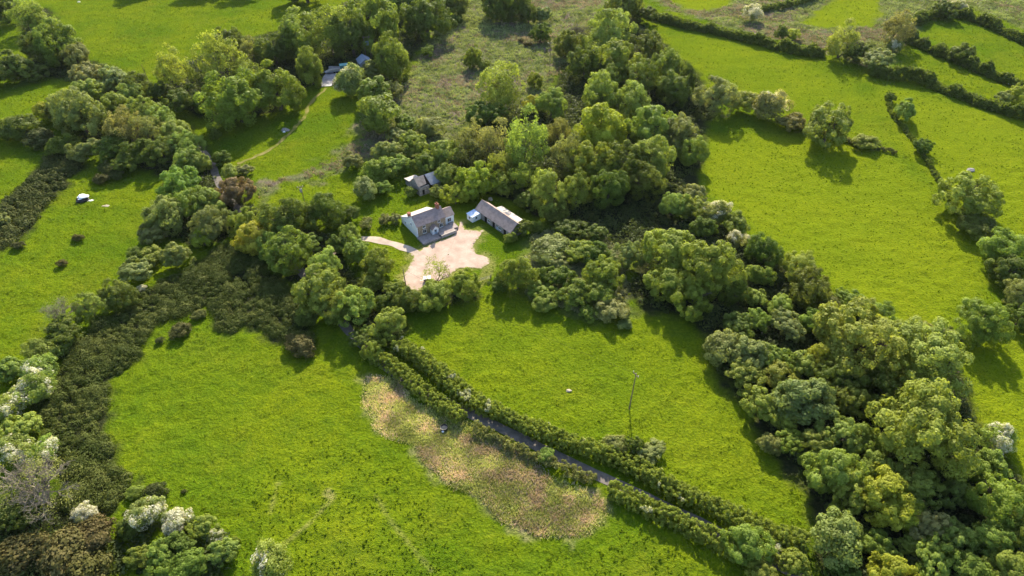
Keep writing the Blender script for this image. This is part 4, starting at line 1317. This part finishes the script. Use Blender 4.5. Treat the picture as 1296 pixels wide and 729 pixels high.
# --- things in the timber yard
p = at(462, 84)
sh = empty('shed', p, R(25)); tag(sh, 'blue grey gabled shed under the trees of the timber yard', 'shed')
MB().prism([(-2.6, -.3), (2.6, -.3), (2.6, 2.5), (0, 4.2), (-2.6, 2.5)], -3, 3, 1).build('wall', M['bluegrey'], sh)
MB().slab([(-2.8, -3.2, 2.4), (-2.8, 3.2, 2.4), (0, 3.2, 4.25), (0, -3.2, 4.25)], .1).slab([(2.8, -3.2, 2.4), (2.8, 3.2, 2.4), (0, 3.2, 4.25), (0, -3.2, 4.25)], .1).build('roof', M['bluegrey'], sh)
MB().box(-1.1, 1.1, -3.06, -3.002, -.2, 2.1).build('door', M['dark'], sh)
p = at(436, 89)
tq = empty('container', p, R(18)); tag(tq, 'turquoise container with a pale top in the timber yard', 'container')
MB().box(-1.7, 1.7, -1.2, 1.2, .15, 2.5).build('body', M['turq'], tq, .04)
MB().box(-1.75, 1.75, -1.25, 1.25, 2.502, 2.6).build('lid', M['turqlight'], tq)
MB().box(-1.5, -1.1, -1.1, 1.1, 0, .148).box(1.1, 1.5, -1.1, 1.1, 0, .148).build('skid', M['dark'], tq)
MB().box(.1, 1.5, -1.25, -1.202, .3, 2.3).build('door', M['turqlight'], tq)
p = at(422, 92)
tr = empty('flat_trailer', p, R(22)); tag(tr, 'long flat trailer loaded with grey sheets on the concrete track', 'trailer')
MB().box(-3.4, 3.4, -1.1, 1.1, .75, .9).box(-4.8, -3.402, -.08, .08, .76, .86).build('bed', M['bluegrey'], tr)
for dx in (.3, 1.4):
    for sy in (-1, 1): MB().tube((dx, sy * .82, .42), (dx, sy * 1.05, .42), .42, .42, 16).build('wheel', M['rubber'], tr)
ld = MB()
for i in range(5): ld.box(-3.0 + .35 * i, 2.2 + .2 * i, -.95 + .05 * i, .9 - .1 * i, .902 + .13 * i, 1.03 + .13 * i)
tag(ld.build('sheet_stack', M['metal'], empty('sheet_pile', (p[0], p[1], p[2]), R(22))).parent, 'pile of grey sheets lying on the flat trailer', 'sheet pile')
p = at(414, 108)
cg = empty('cattle_grid', (p[0], p[1], p[2] + .1), R(10)); tag(cg, 'slatted cattle grid at the mouth of the concrete track', 'cattle grid')
mb = MB()
for i in range(8): mb.box(-2.1, 2.1, -1.2 + .33 * i, -1.05 + .33 * i, 0, .1)
mb.build('bar', M['metal'], cg)
for sx in (-2.3, 2.3): MB().box(sx - .1, sx + .1, -1.3, 1.3, -.2, 1.1).build('side_rail', M['wood'], cg)


# --- poles
def pole(px, py, h, lean, label, kind=0, rz=0.0):
    p = at(px, py)
    o = empty('power_pole', p, rz); tag(o, label, 'pole', 'wooden poles across the valley')
    tx, ty = lean
    MB().tube((0, 0, -.4), (tx, ty, h), .14, .09, 10).build('shaft', M['wood'], o)
    if kind >= 1:
        MB().box(tx - .9, tx + .9, ty - .07, ty + .07, h - .45, h - .3).build('cross_arm', M['wood'], o)
        for dx in (-.8, 0, .8): MB().tube((tx + dx, ty, h - .3), (tx + dx, ty, h - .02 + .12), .07, .05, 8).build('insulator', M['ceramic'], o)
    if kind == 2:
        MB().box(tx - .35, tx + .35, ty - .65, ty - .15, h - 1.9, h - .75).build('transformer', M['palesheet'], o, .05)
    return np.array([p[0] + tx * math.cos(rz) - ty * math.sin(rz), p[1] + tx * math.sin(rz) + ty * math.cos(rz), p[2] + h])


T1 = pole(389, 266, 8.6, (-.55, .2), 'pole with a pale transformer and crossarm above the lane trees', 2, R(20))
T2 = pole(514, 362, 5.6, (-.3, .1), 'short plain pole at the corner of the gravel yard', 0)
T3 = pole(796.5, 517, 11.5, (.35, -.1), 'tall pole with a pale crossarm standing alone in the middle field', 1, R(-60))
T4 = pole(188, 103, 7.0, (-.6, .3), 'plain dark pole leaning at the edge of the top pasture', 0)
T5 = pole(696, 86, 11.0, (-.2, 0), 'thin grey pole among pale scrub on the moor', 1)
p = at(467, 76)
hp = empty('transformer_pole', p, R(12)); tag(hp, 'twin legged dark pole carrying a transformer over the timber yard', 'pole')
for sx in (-1.1, 1.1): MB().tube((sx, 0, -.4), (sx, 0, 10.5), .18, .14, 10).build('shaft', M['wood'], hp)
MB().box(-1.7, 1.7, -.1, .1, 9.9, 10.1).build('cross_arm', M['wood'], hp)
MB().box(-.8, .8, -.6, .5, 6.6, 8.2).build('transformer', M['bluegrey'], hp, .06)


def wire(A_, B_, label):
    mb = MB(); sag = np.linalg.norm(B_ - A_) * .02
    pts = [A_ + (B_ - A_) * t - np.array([0, 0, 4 * sag * t * (1 - t)]) for t in np.linspace(0, 1, 13)]
    for i in range(12): mb.tube(pts[i], pts[i + 1], .022, .022, 4)
    tag(mb.build('power_line', M['black']), label, 'cable', 'thin cables between the poles')


wire(T1, T2, 'thin dark cable from the transformer pole to the yard pole')
wire(T2, T3, 'thin dark cable from the yard pole to the tall field pole')


# --- lumpy solids
def blob(name, mat, parent, r, seed, amp=.3, floor=-.1):
    import bmesh
    bm = bmesh.new(); bmesh.ops.create_icosphere(bm, subdivisions=3, radius=1)
    for v in bm.verts:
        c = v.co
        k = 1 + amp * (noise(c.x * 3 + seed, c.y * 3 + c.z * 2, 1.6, seed) - .5) * 2
        v.co = Vector((c.x * r[0] * k, c.y * r[1] * k, max(floor, c.z * r[2] * k)))
    me = bpy.data.meshes.new(name); bm.to_mesh(me); bm.free(); me.materials.append(mat)
    return link_mesh(name, me, parent)


p = at(105, 253)
hb = empty('sheeted_heap', p, R(20)); tag(hb, 'white sheeted heap with a dark underside in the upper pasture', 'heap')
blob('dark_base', M['black'], hb, (1.75, 1.5, 1.0), 3)
sb = blob('white_sheet', M['plastic'], hb, (1.95, 1.45, 1.15), 5, .35, .55); sb.location = (.25, .35, .35)
p = at(114, 254); fl = blob('loose_sheet', M['plastic'], None, (.9, .6, .12), 8, .4, .0); fl.location = p
tag(fl, 'crumpled white sheet lying against the white heap', 'plastic sheet')
p = at(135, 260.5); fl = blob('pale_slab', M['rock'], None, (1.4, .6, .18), 9, .3, 0.0); fl.location = p
tag(fl, 'flat pale slab on the grass a few steps from the white heap', 'slab')
for px, py, r_, lab, m_ in ((720, 494.5, (.7, .4, .25), 'pale lumpy rock alone in the grass of the middle field', 'rock'), (1280, 106, (1.3, 1.0, 1.1), 'small white rock between hedges in the far upper corner', 'plastic'),
                            (1229, 216, (1.4, 1.0, .7), 'grey stump like rock in the pasture above the lone round olive tree', 'greystone'), (100, 3, (.8, .6, .6), 'tiny pale rock near the top edge of the top pasture', 'plastic'),
                            (621, 253, (.75, .6, .8), 'pale lump behind the long barn at the wood edge', 'rock')):
    o = blob('rock', M[m_], None, r_, int(px) % 13, .25, -.1); o.location = at(px, py)
    tag(o, lab, 'rock')
p = at(360, 165)
o = blob('rubble_heap', M['greystone'], None, (1.6, 1.0, .6), 4, .5, -.1); o.location = p; tag(o, 'small grey rubble heap by the sandy path in the shaded meadow', 'rubble heap')
o = blob('plastic_bag', M['plastic'], None, (.45, .4, .45), 6, .3, -.1); o.location = at(359.5, 167.5); tag(o, 'small white bag lying on the grey rubble heap', 'bag')
o = blob('plastic_bag', M['plastic'], None, (.55, .5, .6), 2, .2, -.1); o.location = at(492.5, 276.5); tag(o, 'white sack between the dark garden bushes', 'bag')

# black water tub in the pink patch
p = at(562, 543)
tub = empty('water_tub', p); tag(tub, 'round black water tub standing in the pinkish patch', 'water tub')
prof = [(.0, .05), (.62, .05), (.72, .7), (.80, .72), (.80, .64), (.72, -.05), (0, -.05)]
kk = 28; vs, fs = [], []
for r0, z0_ in prof: vs += [(max(r0, .001) * math.cos(2 * math.pi * i / kk), max(r0, .001) * math.sin(2 * math.pi * i / kk), z0_) for i in range(kk)]
for j in range(len(prof) - 1): fs += [(j * kk + i, j * kk + (i + 1) % kk, (j + 1) * kk + (i + 1) % kk, (j + 1) * kk + i) for i in range(kk)]
MB().add(vs, fs).build('shell', M['black'], tub)
MB().add([(.68 * math.cos(2 * math.pi * i / kk), .68 * math.sin(2 * math.pi * i / kk), .5) for i in range(kk)], [tuple(range(kk))]).build('water', M['water'], tub)
o = blob('plastic_bag', M['plastic'], None, (.28, .24, .22), 7, .3, -.1); o.location = p + np.array([-.15, -.85, .15]); tag(o, 'white rag against the round black water tub', 'bag')

# field gate and small trailer by the yard
g0, g1 = at(605, 357), at(621, 353)
gt = empty('field_gate', g0, math.atan2(g1[1] - g0[1], g1[0] - g0[0])); tag(gt, 'grey barred field gate between two dark bushes below the yard', 'gate')
W_ = float(np.hypot(*(g1 - g0)[:2]))
mb = MB()
for i in range(5): mb.tube((.1, 0, .3 + .22 * i), (W_ - .1, 0, .3 + .22 * i), .03, .03, 6)
mb.tube((.1, 0, .3), (.1, 0, 1.2), .035).tube((W_ - .1, 0, .3), (W_ - .1, 0, 1.2), .035).tube((.1, 0, .35), (W_ * .5, 0, 1.15), .025)
mb.build('gate_leaf', M['greystone'], gt)
for x in (-.1, W_ + .1): MB().box(x - .1, x + .1, -.1, .1, -.3, 1.4).build('gate_post', M['wood'], gt)
p = at(541, 356)
tl = empty('box_trailer', p, R(8)); tag(tl, 'small white topped trailer behind the thin yellow tree', 'trailer')
MB().box(-.95, .95, -.6, .6, .45, 1.25).build('body', M['tinbrown'], tl, .03)
MB().box(-1.0, 1.0, -.65, .65, 1.252, 1.33).build('lid', M['plastic'], tl)
for sy in (-1, 1): MB().tube((0, sy * .62, .32), (0, sy * .78, .32), .32, .32, 14).build('wheel', M['rubber'], tl)
MB().box(-1.9, -.952, -.05, .05, .48, .56).build('drawbar', M['metal'], tl)

# ------------------------------------------------------------------ air
if 0.00002 > 0:
    hz = MB().box(-700, 700, -120, 900, -8, 121).build('haze', bpy.data.materials.new('haze'))
    tag(hz, 'thin summer haze over the valley', kind='stuff')
    m = hz.data.materials[0]; m.use_nodes = True; nt = m.node_tree; nt.nodes.clear()
    out = nt.nodes.new('ShaderNodeOutputMaterial'); v = nt.nodes.new('ShaderNodeVolumePrincipled')
    v.inputs['Color'].default_value = (.80, .88, 1, 1); v.inputs['Density'].default_value = 0.00002; v.inputs['Anisotropy'].default_value = .3
    nt.links.new(v.outputs[0], out.inputs['Volume'])

# ------------------------------------------------------------------ light, sky, camera
w = bpy.data.worlds.new('World'); SC.world = w; w.use_nodes = True
nt = w.node_tree
bg = nt.nodes.get('Background') or nt.nodes.new('ShaderNodeBackground')
sky = nt.nodes.new('ShaderNodeTexSky'); sky.sky_type = 'NISHITA'; sky.sun_disc = False
sky.sun_elevation = SUN_EL; sky.sun_rotation = SUN_AZ; sky.altitude = 100; sky.air_density = 1.0; sky.dust_density = 1.5
nt.links.new(sky.outputs[0], bg.inputs[0]); bg.inputs[1].default_value = 0.13
sl = bpy.data.lights.new('sun', 'SUN'); sl.energy = 4.6; sl.angle = R(.5); sl.color = (1, .885, .69)
so = bpy.data.objects.new('sun', sl); COL.objects.link(so)
sd_ = Vector((math.sin(SUN_AZ) * math.cos(SUN_EL), math.cos(SUN_AZ) * math.cos(SUN_EL), math.sin(SUN_EL)))
so.rotation_euler = (-sd_).to_track_quat('-Z', 'Y').to_euler(); so.location = (0, 0, 300)
cd = bpy.data.cameras.new('camera'); co = bpy.data.objects.new('camera', cd); COL.objects.link(co)
cd.sensor_width = 36; cd.lens = 36 * FPX / 1296; cd.clip_end = 20000; cd.clip_start = .5
co.location = (0, 0, CAM_H); co.rotation_euler = (math.pi / 2 - PITCH, 0, 0)
SC.camera = co
vs_ = SC.view_settings
SC.display_settings.display_device = 'sRGB'
vs_.view_transform = 'Standard'; vs_.look = 'None'; vs_.exposure = 1.27; vs_.gamma = 1; vs_.use_curve_mapping = False
SC.cycles.max_bounces = 6; SC.cycles.diffuse_bounces = 2; SC.cycles.glossy_bounces = 2; SC.cycles.transmission_bounces = 4
SC.cycles.caustics_reflective = False; SC.cycles.caustics_refractive = False
SC.cycles.use_denoising = True
